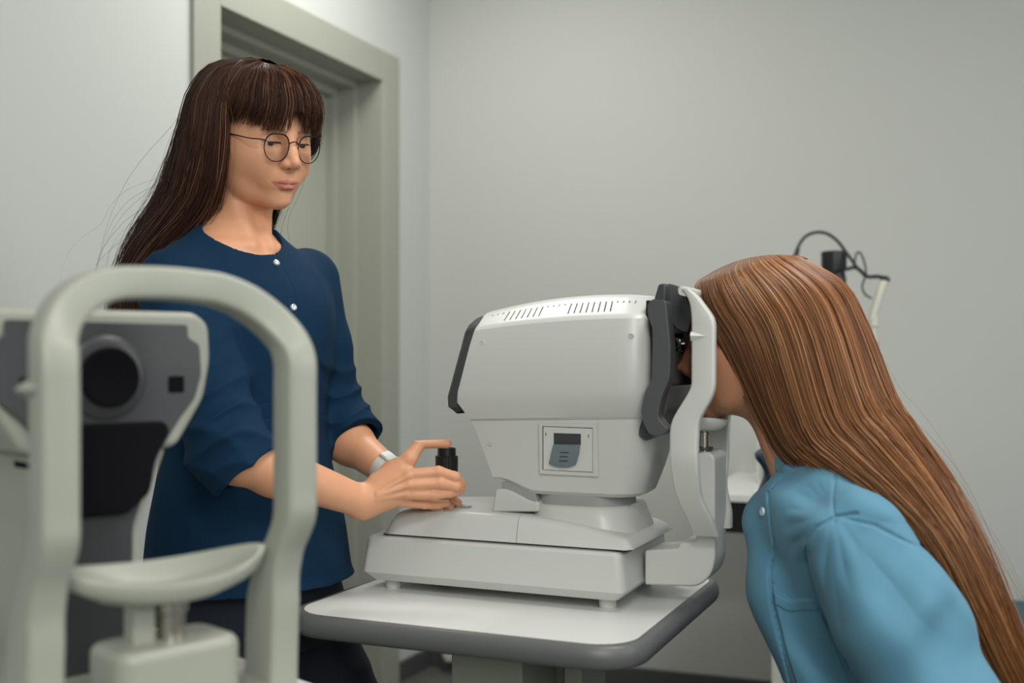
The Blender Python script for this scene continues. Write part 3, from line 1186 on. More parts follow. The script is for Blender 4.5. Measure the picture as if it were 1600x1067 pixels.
M['skin'] = tone_mat('skin', 0.46, 0.4, sss=0.14, bump=0.25, bscale=420, bdist=0.0006, spread=0.07)
M['navy'] = tone_mat('navy_cotton', 0.85, 0.12, bump=0.25, bscale=900, bdist=0.0004, sheen=0.0, spread=0.05)
M['blue'] = tone_mat('blue_cotton', 0.72, 0.3, bump=0.2, bscale=900, bdist=0.0004, sheen=0.1, spread=0.04)
M['trouser'] = mat('navy_trousers', (0.006, 0.011, 0.022), 0.8, noise=0.1, bump=0.2, bscale=500)
M['hairdark'] = tone_mat('dark_brown_hair', 0.48, 0.25, coat=0.0, spread=0.10)
M['hairred'] = tone_mat('auburn_hair', 0.42, 0.45, coat=0.0, spread=0.10)
M['eyewhite'] = mat('eye_white', (0.62, 0.58, 0.55), 0.15, coat=0.5, noise=0.02)
M['iris'] = mat('iris_brown', (0.03, 0.02, 0.015), 0.1, coat=0.8, noise=0.1)
M['lash'] = mat('eyelash', (0.01, 0.008, 0.007), 0.7, noise=0.05)
M['snap'] = mat('snap_fastener', (0.70, 0.74, 0.76), 0.22, metal=0.5, noise=0.02)
M['shoe'] = mat('shoe_white', (0.5, 0.5, 0.48), 0.5, noise=0.03)
M['wrist'] = mat('wristband_silicone', (0.62, 0.62, 0.56), 0.45, noise=0.02)


def V3(px, py, d):
    return np.array(W(px, py, d))


def head_prims(o, R, m, lid=(-0.04, -0.62), zq=0.91):
    """face and skull in the head frame: x forward, y to the person's left, z up, origin at eye level; eyes look along +x"""
    T = lambda p: o + R @ (np.array(p, float) * (1, 1, zq if p[2] < 0 else 1))

    def C(a, b, ra, rb, k):
        m.add(Cone(T(a), T(b), ra, rb), k)

    def E(c, r, k, rot=None):
        RR = R if rot is None else R @ rot
        m.add(Ell(T(c), r, RR), k)

    E((-0.014, 0, 0.030), (0.092, 0.0735, 0.086), 0.01)           # skull
    E((0.030, 0, 0.018), (0.056, 0.062, 0.058), 0.040)            # forehead
    E((0.026, 0, -0.030), (0.055, 0.060, 0.064), 0.030)           # mid face
    E((0.030, 0, -0.068), (0.048, 0.040, 0.038), 0.030)           # lower face
    for s in (1, -1):
        C((-0.010, s * 0.049, -0.052), (0.030, s * 0.034, -0.084), 0.013, 0.012, 0.022)   # jaw
        C((0.030, s * 0.034, -0.084), (0.061, s * 0.008, -0.101), 0.012, 0.011, 0.020)
        C((0.062, s * 0.037, -0.028), (0.034, s * 0.050, -0.022), 0.013, 0.012, 0.030)    # cheekbone
        E((0.064, s * 0.030, -0.046), (0.019, 0.018, 0.020), 0.022)                        # cheek
        C((0.066, s * 0.040, 0.016), (0.081, s * 0.012, 0.014), 0.008, 0.0085, 0.016)     # brow
    E((0.067, 0, -0.103), (0.0145, 0.017, 0.0125), 0.014)         # chin
    E((0.068, 0, -0.066), (0.020, 0.027, 0.022), 0.018)
    for s in (1, -1):
        E((0.014, s * 0.042, -0.034), (0.036, 0.022, 0.045), 0.03)           # muzzle
    # eye sockets, then lids over the eyeball
    for s in (1, -1):
        m.sub(Ell(T((0.097, s * 0.031, 0.000)), (0.018, 0.0175, 0.0120), R), 0.014)
    # nose
    nz = lambda p: (p[0], p[1], p[2] * 0.89)
    C(nz((0.0850, 0, 0.010)), nz((0.0975, 0, -0.018)), 0.0066, 0.0070, 0.012)
    C(nz((0.0975, 0, -0.018)), nz((0.1065, 0, -0.0375)), 0.0072, 0.0084, 0.008)
    C(nz((0.090, 0, -0.024)), nz((0.095, 0, -0.040)), 0.0105, 0.0110, 0.010)
    for s in (1, -1):
        E(nz((0.0950, s * 0.0110, -0.0425)), (0.0100, 0.0066, 0.0068), 0.006)
    C(nz((0.1000, 0, -0.0450)), nz((0.091, 0, -0.053)), 0.0042, 0.0042, 0.006)
    for s in (1, -1):
        m.sub(Ell(T(nz((0.0985, s * 0.0060, -0.0508))), (0.0048, 0.0028, 0.0030), R), 0.002)
    # philtrum + lips
    mz = -0.0735
    for s in (1, -1):
        C((0.0895, s * 0.004, mz + 0.0040), (0.0745, s * 0.0265, mz + 0.0030), 0.0040, 0.0020, 0.004)
        C((0.0875, s * 0.005, mz - 0.0058), (0.0740, s * 0.0255, mz + 0.0010), 0.0050, 0.0024, 0.005)
        C((0.0720, s * 0.028, mz + 0.0035), (0.0680, s * 0.031, mz + 0.0025), 0.0035, 0.003, 0.010)
    C((0.0885, 0.0055, mz - 0.0058), (0.0885, -0.0055, mz - 0.0058), 0.0050, 0.0050, 0.004)
    m.sub(Ell(T((0.0905, 0, mz - 0.0142)), (0.006, 0.015, 0.0040), R), 0.006)
    for s in (1, -1):
        m.sub(Cone(T((0.0950, 0, mz - 0.0005)), T((0.0790, s * 0.0280, mz + 0.0030)), 0.0011, 0.0008), 0.0014)
    m.sub(Cone(T((0.0935, 0, -0.056)), T((0.0925, 0, -0.0650)), 0.0016, 0.0018), 0.003)
    # ears
    for s in (1, -1):
        rot = np.array(Matrix.Rotation(radians(s * 22), 3, 'Z'))
        E((-0.012, s * 0.0760, -0.012), (0.016, 0.006, 0.029), 0.006, rot)
        m.sub(Ell(T((-0.006, s * 0.083, -0.008)), (0.009, 0.004, 0.016), R @ rot), 0.004)
    # lids
    for s in (1, -1):
        c = T((0.0715, s * 0.0310, 0.0))

        def lidf(P, d, c=c):
            near = ((P - c) ** 2).sum(1) < 0.030 ** 2
            if not near.any():
                return d
            q = (P[near] - c) @ R
            r = np.sqrt((q * q).sum(1))
            ang = np.arctan2(q[:, 2], np.maximum(q[:, 0], 1e-4))
            y = np.abs(q[:, 1]) / 0.0135
            up = lid[0] * (1 - 0.55 * np.clip(y, 0, 1) ** 2)
            dn = lid[1] * (1 - 0.55 * np.clip(y, 0, 1) ** 2)
            sh = r - 0.0136
            # opening between the lids: signed distance is negative inside
            slit = np.maximum(ang - up, dn - ang) * 0.0136
            lidd = np.maximum(sh, -slit)
            dd = smin(d[near], lidd, 0.0045)
            dd = np.maximum(dd, -np.maximum(slit, np.maximum(-(q[:, 0] - 0.004), r - 0.022)))
            d = d.copy()
            d[near] = dd
            return d
        m.fn(lidf)


def head_tones(P, o, R, base, lip=(0.42, 0.13, 0.11), brow=None):
    """the skin's own colour: lips, warm nose and cheeks, brows"""
    q = (P - o) @ R
    q[:, 2] = np.where(q[:, 2] < 0, q[:, 2] / 0.91, q[:, 2])
    c = np.tile(np.array(base), (len(P), 1))

    def blob(ctr, r):
        return np.exp(-(((q - np.array(ctr)) / np.array(r)) ** 2).sum(1))
    warm = np.array((0.60, 0.22, 0.15))
    for s in (1, -1):
        w = 0.22 * blob((0.075, s * 0.038, -0.035), (0.03, 0.018, 0.018))
        c = c * (1 - w[:, None]) + warm * w[:, None]
    w = 0.30 * blob((0.110, 0, -0.040), (0.014, 0.016, 0.012))
    c = c * (1 - w[:, None]) + warm * w[:, None]
    y = np.clip(np.abs(q[:, 1]) / 0.0280, 0, 1)
    zt = -0.0735 + 0.0038 * y ** 2 + 0.0086 * (1 - y ** 1.5) - 0.0015 * np.exp(-(q[:, 1] / 0.0022) ** 2)
    zb = -0.0735 + 0.0038 * y ** 2 - 0.0116 * (1 - y ** 2.0)
    m = 1 / (1 + np.exp(-(zt - q[:, 2]) / 0.0005)) * 1 / (1 + np.exp(-(q[:, 2] - zb) / 0.0006)) * (q[:, 0] > 0.06) * (np.abs(q[:, 1]) < 0.0280)
    m = 0.85 * m
    c = c * (1 - m[:, None]) + np.array(lip) * m[:, None]
    if brow is not None:
        for s in (1, -1):
            yy = s * q[:, 1]
            t = np.clip((yy - 0.012) / 0.036, 0, 1)
            zc = 0.0160 + 0.0060 * np.sin(t * 2.3) - 0.004 * t
            th = 0.0035 * (1 - 0.6 * t)
            m = np.exp(-((q[:, 2] - zc) / th) ** 2) * (yy > 0.010) * (yy < 0.049) * (q[:, 0] > 0.02)
            streak = 0.75 + 0.25 * np.sin(q[:, 2] * 6000 + yy * 5000)
            m = 0.75 * m * streak
            c = c * (1 - m[:, None]) + np.array(brow) * m[:, None]
    return c


def eyeballs(o, R, parent, gaze=(-0.34, 0.0)):
    """eyeball and iris inside each lid"""
    for s in (1, -1):
        c = o + R @ np.array((0.0715, s * 0.0310, 0.0))
        g = R @ np.array((cos(gaze[0]) * cos(gaze[1]), cos(gaze[0]) * sin(gaze[1]), sin(gaze[0])))
        c2 = tuple(c - np.array(parent.location))
        prof = [(0.0124 * sin(a), 0.0124 * cos(a)) for a in [pi * k / 18 for k in range(0, 19)]]
        e = lathe('eyeball', prof, M['eyewhite'], parent, 32, c2, tuple(g), 80)
        pr = [(0.0001, 0.01285), (0.003, 0.0127), (0.0052, 0.0119), (0.0060, 0.0108)]
        lathe('iris', pr, M['iris'], e, 24, c2, tuple(g), 80)


def rotm(fwd, pitch=0.0, roll=0.0):
    """head frame: fwd = heading (world xy), pitch down positive"""
    f = Vector((fwd[0], fwd[1], 0)).normalized()
    f = Vector((f.x * cos(pitch), f.y * cos(pitch), -sin(pitch)))
    l = Vector((0, 0, 1)).cross(f).normalized()
    if roll:
        l = (Matrix.Rotation(roll, 3, f) @ l).normalized()
    u = f.cross(l)
    return np.array([list(f), list(l), list(u)]).T


def wr(P, terms, soft=False):
    """soft cloth folds: sum of directional ripples, each (amp, dir, freq, warp dir, warp amp, centre, radius)"""
    out = np.zeros(len(P))
    for amp, d, fr, wd_, wa, c, r in terms:
        ph = P @ np.array(d) * fr + wa * np.sin(P @ np.array(wd_) * fr * 0.37 + 1.3)
        w = np.exp(-(((P - np.array(c)) / np.array(r)) ** 2).sum(1))
        if soft:
            out += amp * w * np.sin(ph) * (1 - 0.35 * np.sin(ph * 0.5 + 0.7))
        else:
            out += amp * w * (2.0 * (1.07 - np.sqrt(np.sin(ph / 2) ** 2 + 0.02)) ** 1.5 - 0.8)
    return out


# ------------------------------------------------------------------ the woman at the refractor
WF = radians(48)
hR = rotm((sin(WF), -cos(WF)), radians(12), radians(5.0))
hO = V3(452, 223, 1.755) - hR @ np.array((0.088, 0, 0))
bF = radians(50)
bR = rotm((sin(bF), -cos(bF)), 0)
bc = lambda px, py, d: V3(px, py, d)
CH = V3(378, 430, 1.82)
woman = tag(empty('person', (float(CH[0]), float(CH[1]), 0)), 'standing woman in navy scrubs with long dark hair working the joystick', 'person')


def bz(z, fx, ly):
    """world point at body-frame forward fx, left ly, height z"""
    return np.array((CH[0], CH[1], 0)) + bR @ np.array((fx, ly, z))


BT = [(0.70, 0.020, 0.0, 0.150, 0.182), (0.78, 0.022, 0.0, 0.148, 0.180), (0.86, 0.020, 0, 0.132, 0.172), (0.95, 0.018, 0, 0.112, 0.155), (1.02, 0.016, 0, 0.104, 0.146), (1.10, 0.014, 0, 0.112, 0.152),
      (1.17, 0.018, 0, 0.122, 0.160), (1.23, 0.010, 0, 0.114, 0.166), (1.275, 0.0, 0, 0.095, 0.162), (1.305, -0.008, 0, 0.078, 0.135), (1.33, -0.012, 0, 0.064, 0.095), (1.35, -0.012, 0, 0.052, 0.070)]
base0 = np.array((CH[0], CH[1], 0))
body_rows = [(max(z, 0.74), x, y, a - (0.012 if z > 0.9 else 0.035), b - (0.012 if z > 0.9 else 0.035)) for z, x, y, a, b in BT]

rS, rE, rWr = V3(272, 437, 1.69), V3(368, 712, 1.585), V3(566, 784, 1.715)
lS, lE, lWr = V3(478, 430, 1.93), V3(522, 672, 1.95), V3(612, 741, 1.825)
top_rows = [(z, x, y, a, b) for z, x, y, a, b in BT if z > 0.75]
top_rows = [(0.765, 0.020, 0.0, 0.155, 0.187)] + top_rows
cuR = V3(384, 741, 1.600)
cuRd = (cuR - rE)
cuRd /= np.linalg.norm(cuRd)
cloth = Model()
cloth.add(Stack(base0, bR, top_rows, 0.004), 0.02)
axR = V3(398, 756, 1.590) - V3(350, 698, 1.59)       # the cuff plane's normal
axR /= np.linalg.norm(axR)
cR0 = V3(357, 700, 1.592)
cR1 = cR0 + axR * 0.14
shR = rS + np.array((0, 0.01, -0.010))
slR = Model(np.minimum(shR, cR1) - 0.09, np.maximum(shR, cR1) + 0.09)
slR.add(Cone(shR, shR + (cR0 - shR) * 0.5, 0.062, 0.060), 0.01)
slR.add(Cone(shR + (cR0 - shR) * 0.5, cR0, 0.060, 0.058), 0.02)
slR.add(Cone(cR0, cR1, 0.058, 0.064), 0.02)
axL = V3(586, 712, 1.88) - V3(545, 655, 1.93)
axL /= np.linalg.norm(axL)
cL0 = V3(520, 640, 1.945)
cL1 = cL0 + (V3(585, 718, 1.885) - cL0) * 1.2
shL = lS + np.array((0, 0, -0.012))
slL = Model(np.minimum(shL, cL1) - 0.08, np.maximum(shL, cL1) + 0.08)
slL.add(Cone(shL, shL + (cL0 - shL) * 0.5, 0.060, 0.054), 0.01)
slL.add(Cone(shL + (cL0 - shL) * 0.5, cL0, 0.054, 0.053), 0.02)
slL.add(Cone(cL0, cL1, 0.053, 0.048), 0.02)
cuffR = V3(384, 741, 1.600)
cuffL = V3(562, 688, 1.915)


def cut_plane(p, n, near, r):
    n = n / np.linalg.norm(n)

    def g(P, d):
        q = P - p
        m = ((P - near) ** 2).sum(1) < r * r
        if m.any():
            d = d.copy()
            d[m] = smax(d[m], q[m] @ n, 0.002)
        return d
    return g


SOLID = Model()
SOLID.add(Stack(base0, bR, top_rows, 0.004), 0.02)
for m_ in (slR, slL):
    c_ = Model(m_.lo, m_.hi)
    c_.ops = list(m_.ops)
    SOLID.add(c_, 0.03)
skin = Model()
skin.add(Stack(base0, bR, body_rows, 0.02), 0.02)
nB = bz(1.315, -0.014, -0.014)
nT = hO + hR @ np.array((-0.046, -0.004, -0.050))
skin.add(Cone(nB, nT, 0.047, 0.044), 0.03)
for s in (1, -1):
    skin.add(Cone(hO + hR @ np.array((-0.028, s * 0.048, -0.055)), bz(1.318, 0.042, s * 0.014), 0.009, 0.007), 0.020)
    skin.add(Cone(bz(1.312, 0.052, s * 0.020), bz(1.312, 0.020, s * 0.09), 0.006, 0.006), 0.02)
for a, b, c in ((rS, rE, rWr), (lS, lE, lWr)):
    skin.add(Cone(a, b, 0.050, 0.038), 0.03)
    mid = b + (c - b) * 0.30
    skin.add(Cone(b, mid, 0.038, 0.038), 0.02)
    skin.add(Cone(mid, c, 0.036, 0.0245), 0.02)
# hips and legs
rH, lH = bz(0.80, 0.0, -0.070), bz(0.80, 0.0, 0.070)
rK, lK = V3(392, 1170, 1.76), V3(528, 1160, 1.88)
rK[2] = lK[2] = 0.50
rA, lA = rK.copy(), lK.copy()
rA[2] = lA[2] = 0.09
rA[1] += 0.02
lA[1] += 0.02
for a, b, c in ((rH, rK, rA), (lH, lK, lA)):
    skin.add(Cone(a, b, 0.062, 0.052), 0.03)
    skin.add(Cone(b, c, 0.052, 0.036), 0.03)
    skin.add(Cone(c - [0, 0, 0.05], c + bR @ np.array((0.13, 0, -0.065)), 0.030, 0.024), 0.02)
head_prims(hO, hR, skin)


def hand(m, wr_, pts, thumb, radii, tr, palm):
    """fingers: four lists of 4 points (knuckle to tip); thumb: 4 points; palm: list of (a, b, ra, rb)"""
    for a, b, ra, rb in palm:
        m.add(Cone(a, b, ra, rb), 0.014)
    for f, r in zip(pts, radii):
        m.add(Cone(f[0], f[1], r * 1.08, r), 0.006)
        m.add(Cone(f[1], f[2], r * 1.02, r * 0.9), 0.003)
        m.add(Cone(f[2], f[3], r * 0.93, r * 0.78), 0.003)
    m.add(Cone(thumb[0], thumb[1], 0.0150, tr * 1.15), 0.012)
    m.add(Cone(thumb[1], thumb[2], tr * 1.12, tr), 0.006)
    m.add(Cone(thumb[2], thumb[3], tr * 0.98, tr * 0.78), 0.004)


# right hand: back of the hand to the camera, fingers round the joystick, thumb on its button
D = 1.712
ix = [V3(640, 742, D), V3(685, 737, D + .004), V3(711, 745, D + .010), V3(722, 756, D + .026)]
mi = [V3(641, 757, D - .002), V3(688, 755, D + .002), V3(712, 760, D + .010), V3(720, 765, D + .026)]
ri = [V3(636, 772, D), V3(678, 773, D + .004), V3(703, 770, D + .012), V3(717, 768, D + .022)]
pi_ = [V3(628, 784, D + .010), V3(664, 788, D + .020), V3(684, 788, D + .030), V3(698, 786, D + .040)]
th = [V3(590, 752, D + .010), V3(640, 716, D + .012), V3(657, 691, D + .020), V3(698, 692.5, D + .040)]
palm = [(rWr, V3(632, 745, D + .006), 0.0225, 0.0145), (rWr, V3(632, 765, D + .006), 0.0225, 0.0145), (rWr, V3(622, 778, D + .012), 0.0215, 0.0135),
        (V3(590, 770, D + .015), V3(632, 742, D + .016), 0.016, 0.012)]
hand(skin, rWr, [ix, mi, ri, pi_], th, [0.0090, 0.0088, 0.0084, 0.0074], 0.0100, palm)
for f in (ix, mi, ri):                      # tendons on the back of the hand
    a = rWr + (f[0] - rWr) * 0.35 + np.array((0, -0.0185, 0.002))
    b = f[0] + np.array((0, -0.0075, 0))
    skin.add(Cone(a, b, 0.0020, 0.0030), 0.006)
# left hand resting on the stage behind it
DL = 1.80
ixl = [V3(662, 762, DL + .030), V3(690, 770, DL + .025), V3(706, 778, DL + .02), V3(716, 785, DL + .016)]
mil = [V3(658, 768, DL + .012), V3(688, 775, DL + .004), V3(705, 783, DL + .0), V3(716, 789, DL + .0)]
ril = [V3(650, 774, DL - .004), V3(678, 781, DL - .012), V3(694, 788, DL - .016), V3(704, 793, DL - .016)]
pil = [V3(642, 780, DL - .016), V3(664, 787, DL - .024), V3(678, 792, DL - .026), V3(688, 796, DL - .026)]
thl = [V3(625, 752, DL + .03), V3(645, 764, DL + .05), V3(662, 773, DL + .055), V3(676, 779, DL + .05)]
palml = [(lWr, ixl[0], 0.020, 0.013), (lWr, mil[0], 0.020, 0.013), (lWr, pil[0], 0.020, 0.012)]
hand(skin, lWr, [ixl, mil, ril, pil], thl, [0.0082] * 3 + [0.007], 0.009, palml)

nd = (nT - nB) / np.linalg.norm(nT - nB)
nf = bR @ np.array((1, 0, 0))
ncol = bR @ np.array((0.42, 0, 1.0))
ncol /= np.linalg.norm(ncol)
nl = bR @ np.array((0, 1, 0))
nfx = np.cross(nl, ncol)
NR = np.array([nfx, nl, ncol]).T
nC = bz(1.322, 0.016, -0.014)


def tuck(P, d):
    """skin stays inside the clothes wherever they cover it"""
    m = (P[:, 2] < 1.345) & (P[:, 2] > 0.772)
    m &= ((P - cuffR) @ axR < -0.030) | (((P - cuffR) ** 2).sum(1) > 0.16 ** 2) | (P[:, 0] < -0.47)
    m &= ((P - cuffL) @ axL < -0.022) | (((P - cuffL) ** 2).sum(1) > 0.12 ** 2)
    q = (P - nC) @ NR
    m &= ((q / np.array((0.066, 0.072, 0.079))) ** 2).sum(1) > 1
    m &= ~((P[:, 0] > -0.33) & (P[:, 1] < 1.86) & (P[:, 2] < 1.0))
    if m.any():
        d = d.copy()
        d[m] = np.maximum(d[m], SOLID(P[m]) + 0.005)
    return d


skin.fn(tuck)
zc = hO[2] - 0.19
sk = lambda P: skin(P)
headbox = (hO + [-0.16, -0.16, -0.26], hO + [0.18, 0.18, 0.145])


def clip_box(f, lo, hi, inside=True):
    lo, hi = np.array(lo), np.array(hi)

    def g(P):
        return f(P)
    return g


def keepfaces(V, Q, test):
    """faces whose centre passes test; unused vertices dropped"""
    c = V[Q].mean(1)
    Q = Q[test(c)]
    u, inv = np.unique(Q.ravel(), return_inverse=True)
    return V[u], inv.reshape(Q.shape)


def body_mesh(model, lo, hi, fine, h_coarse):
    """coarse net of everything plus fine nets inside the listed boxes [(lo, hi, h)], one mesh"""
    parts = []
    for a, b, h in fine:
        a, b = np.array(a, float), np.array(b, float)
        V, Q = net(model, a - 2 * h, b + 2 * h, h)
        parts.append(keepfaces(V, Q, lambda c: ((c > a) & (c < b)).all(1)))
    V, Q = net(model, lo, hi, h_coarse)

    def out(c):
        m = np.ones(len(c), bool)
        for a, b, h in fine:
            m &= ~((c > np.array(a) + .004) & (c < np.array(b) - .004)).all(1)
        return m
    parts.append(keepfaces(V, Q, out))
    return join(parts)


import time as _t
_t0 = _t.time()
SKW = (0.70, 0.350, 0.200)
fineW = [(hO + [-0.13, -0.14, -0.20], hO + [0.14, 0.14, 0.13], 0.0011),
         ((-0.40, 1.50, 0.84), (-0.05, 1.93, 1.04), 0.0016)]
Vw, Qw = body_mesh(skin, (-0.75, 1.40, 0.0), (-0.02, 2.15, 1.70), fineW, 0.005)
cw = head_tones(Vw, hO, hR, SKW, brow=(0.10, 0.05, 0.035))
# redder knuckles and finger tips
for f in (ix, mi, ri, pi_, th, ixl, mil):
    for p, r_ in ((f[0], .010), (f[1], .007), (f[3], .009)):
        w = 0.30 * np.exp(-((Vw - p) ** 2).sum(1) / r_ ** 2)
        cw = cw * (1 - w[:, None]) + np.array((0.55, 0.20, 0.14)) * w[:, None]
npmesh('body', Vw, Qw, M['skin'], woman, cw)
print('woman body', len(Vw), _t.time() - _t0)
eyeballs(hO, hR, woman)


# ---------------------------------------------------------------- hair
def catmull(K, n):
    """K: (k, N, 3) key points for N strands -> (n, N, 3)"""
    k = len(K)
    K = np.concatenate([[2 * K[0] - K[1]], K, [2 * K[-1] - K[-2]]])
    out = []
    for j in range(n):
        t = j / (n - 1) * (k - 1)
        i = min(int(t), k - 2)
        t -= i
        a, b, c, d = K[i], K[i + 1], K[i + 2], K[i + 3]
        out.append(0.5 * (2 * b + (c - a) * t + (2 * a - 5 * b + 4 * c - d) * t * t + (3 * b - a - 3 * c + d) * t ** 3))
    return np.array(out)


def strands(P, rad, taper=0.35):
    """three-sided tubes along P (n, N, 3); rad (N,) -> verts, quads, strand index per vertex"""
    n, N, _ = P.shape
    T = np.gradient(P, axis=0)
    T /= np.maximum(np.linalg.norm(T, axis=2, keepdims=True), 1e-9)
    ref_ = np.array((0.35, -0.9, 0.25))
    X = np.cross(T, ref_)
    X /= np.maximum(np.linalg.norm(X, axis=2, keepdims=True), 1e-9)
    Y = np.cross(T, X)
    s = np.linspace(0, 1, n)[:, None]
    r = rad[None] * (1 - (1 - taper) * s ** 3) * np.minimum(1, 0.4 + s * 8)
    V = np.stack([P + (X * cos(a) + Y * sin(a)) * r[..., None] for a in (0.3, 0.3 + 2 * pi / 3, 0.3 + 4 * pi / 3)], 2)   # n, N, 3, 3
    idx = np.arange(n * N * 3).reshape(n, N, 3)
    Q = []
    for c in range(3):
        d = (c + 1) % 3
        Q.append(np.stack([idx[:-1, :, c], idx[1:, :, c], idx[1:, :, d], idx[:-1, :, d]], -1).reshape(-1, 4))
    own = np.broadcast_to(np.arange(N)[None, :, None], (n, N, 3)).reshape(-1)
    return V.reshape(-1, 3), np.concatenate(Q), own


def sheet(K, n):
    """closed-looking under-layer through ordered guide strands (k, N, 3)"""
    P = catmull(K, n)
    n, N, _ = P.shape
    idx = np.arange(n * N).reshape(n, N)
    Q = np.stack([idx[:-1, :-1], idx[1:, :-1], idx[1:, 1:], idx[:-1, 1:]], -1).reshape(-1, 4)
    return P.reshape(-1, 3), Q


def snoise(x, seed, f):
    r = np.random.RandomState(seed)
    out = 0
    for i in range(5):
        out = out + np.sin(x * f * (0.6 + 0.45 * i) + r.rand() * 6.28) * (1 / (1 + 0.4 * i))
    return out / 2.4


def hairdo(name, keyfn, N, m, parent, tones, seed, n=26, width=0.00075, frizz=0.004, umin=-1, umax=1, rho=(0.90, 1.03), sheet_rho=0.93, fly=0.012, clump=26, depth=0.035):
    """keyfn(u, rho) -> (k, N, 3); returns one mesh of strands over an under-layer"""
    rs = np.random.RandomState(seed)
    u = rs.uniform(umin, umax, N)
    # strands gather into locks
    cid = np.round((u + 0.15 * snoise(u, seed, 9)) * clump)
    cu = np.clip(cid / clump, umin, umax)
    lock = np.sin(cid * 12.9898) * 43758.5453
    lock = lock - np.floor(lock)
    rr = rs.uniform(0, 1, N) ** 0.6 * (rho[1] - rho[0]) + rho[0] + depth * (lock - 0.6) + 0.012 * snoise(u, seed + 3, 60)
    K0 = keyfn(u, rr)
    K1 = keyfn(u * 0.45 + cu * 0.55, rr)
    k = len(K0)
    w = np.linspace(0, 1, k)[:, None, None] ** 1.0 * 0.8
    K = K0 * (1 - w) + K1 * w
    P = catmull(K, n)
    s = np.linspace(0, 1, n)[:, None, None]
    ph = rs.uniform(0, 6.28, (2, N, 3))
    fr = rs.uniform(2, 7, (2, N, 1))
    amp = frizz * (0.3 + rs.rand(N, 1) ** 3)
    flyers = rs.rand(N) < fly
    amp[flyers] *= 4.5
    P = P + (np.sin(s * fr[0][None] + ph[0][None]) - np.sin(ph[0][None])) * amp[None] * s ** 0.8 + 0.3 * np.sin(s * fr[1][None] * 3 + ph[1][None]) * amp[None] * s
    wd_ = width * rs.uniform(0.6, 1.25, N)
    wd_[flyers] *= 0.45
    V, Q, own = strands(P, wd_)
    tn = np.array(tones)
    mixv = np.clip(0.5 + 0.32 * (lock * 2 - 1) + rs.normal(0, 0.22, N), 0, 1)[:, None]
    col = tn[0] * (1 - mixv) + tn[1] * mixv
    hi = (rs.rand(N) < 0.06)[:, None]
    col = np.where(hi, tn[2], col)
    C_ = col[own]
    if sheet_rho is None:
        return V, Q, C_
    us = np.linspace(umin, umax, 90)
    KS = keyfn(us, np.full(90, sheet_rho))
    SV, SQ = sheet(KS, n)
    Vt, Qt = join([(V, Q), (SV, SQ)])
    Ct = np.concatenate([C_, np.tile(tn[0] * 0.8, (len(SV), 1))])
    return Vt, Qt, Ct


def Hh(p):
    return hO + p @ hR.T


def wkeys(u, rho):
    """long straight hair falling from the parting behind the shoulders"""
    au = np.abs(u)
    sg = np.sign(u)
    K = []
    x0 = -0.055 + 0.100 * au
    y0 = sg * 0.004 + u * 0.012 * rho
    z0 = 0.034 + 0.087 * np.sqrt(np.clip(1 - ((x0 + 0.014) / 0.098) ** 2, 0, 1)) + 0.008 * rho ** 4
    K.append(np.stack([x0, y0, z0], 1))
    for z, xb, xf, ry in ((0.108, -0.100, 0.022, 0.062), (0.060, -0.148, 0.040, 0.090), (0.0, -0.178, 0.048, 0.0945), (-0.055, -0.210, 0.042, 0.093), (-0.105, -0.240, 0.020, 0.090),
                          (-0.150, -0.268, -0.012, 0.098), (-0.200, -0.295, -0.060, 0.115), (-0.27, -0.322, -0.12, 0.125), (-0.36, -0.345, -0.14, 0.125)):
        f = u * radians(110.5)
        xfu = xf - np.where(u > 0, 0.066 if z < -0.08 else 0.050, 0.0) * (z < -0.05) * np.abs(u)
        rx = (xfu - xb) / 1.35
        x = xb + rx - rx * np.cos(f) * rho
        y = ry * np.sin(f) * rho
        zz = np.full(len(u), z) + (0.010 * np.cos(f) if z > 0.05 else 0)
        K.append(np.stack([x, y, zz], 1))
    K = np.array(K)
    return K @ hR.T + hO


def bkeys(u, rho):
    """fringe swept forward from the crown down to the brows"""
    th_ = u * radians(88)
    sw = 0.16 * np.sin(u * 2.2)
    au = np.abs(u)
    x0 = 0.050 - 0.012 * au
    y0 = u * 0.034 * rho
    K = [np.stack([x0 - 0.03 + 0.02 * np.sin(rho * 7919), y0, 0.033 + 0.087 * np.sqrt(1 - ((x0 - 0.016) / 0.095) ** 2) + 0.006 * rho], 1)]
    for z, rx, ry, cx in ((0.109, 0.070, 0.056, 0.004), (0.082, 0.093, 0.080, 0.006), (0.052, 0.100, 0.088, 0.006)):
        K.append(np.stack([cx + rx * np.cos(th_) * rho, ry * np.sin(th_) * rho, np.full(len(u), z)], 1))
    gap = 0.036 * np.exp(-((u - 0.00) / 0.065) ** 2)
    hsh = np.sin(rho * 9973.0) * 0.5 + 0.5
    ze = 0.0220 + 0.005 * snoise(u, 5, 22) + gap + 0.011 * (hsh - 0.6) + 0.008 * (au > 0.8) * (au - 0.8) / 0.2 - 0.004 * au + 0.012 * np.clip((-u - 0.25) / 0.5, 0, 1)
    K.append(np.stack([0.010 + (0.0925 * np.cos(th_ + sw) - 0.0) * rho, 0.083 * np.sin(th_ + sw) * rho, ze], 1))
    return np.array(K) @ hR.T + hO


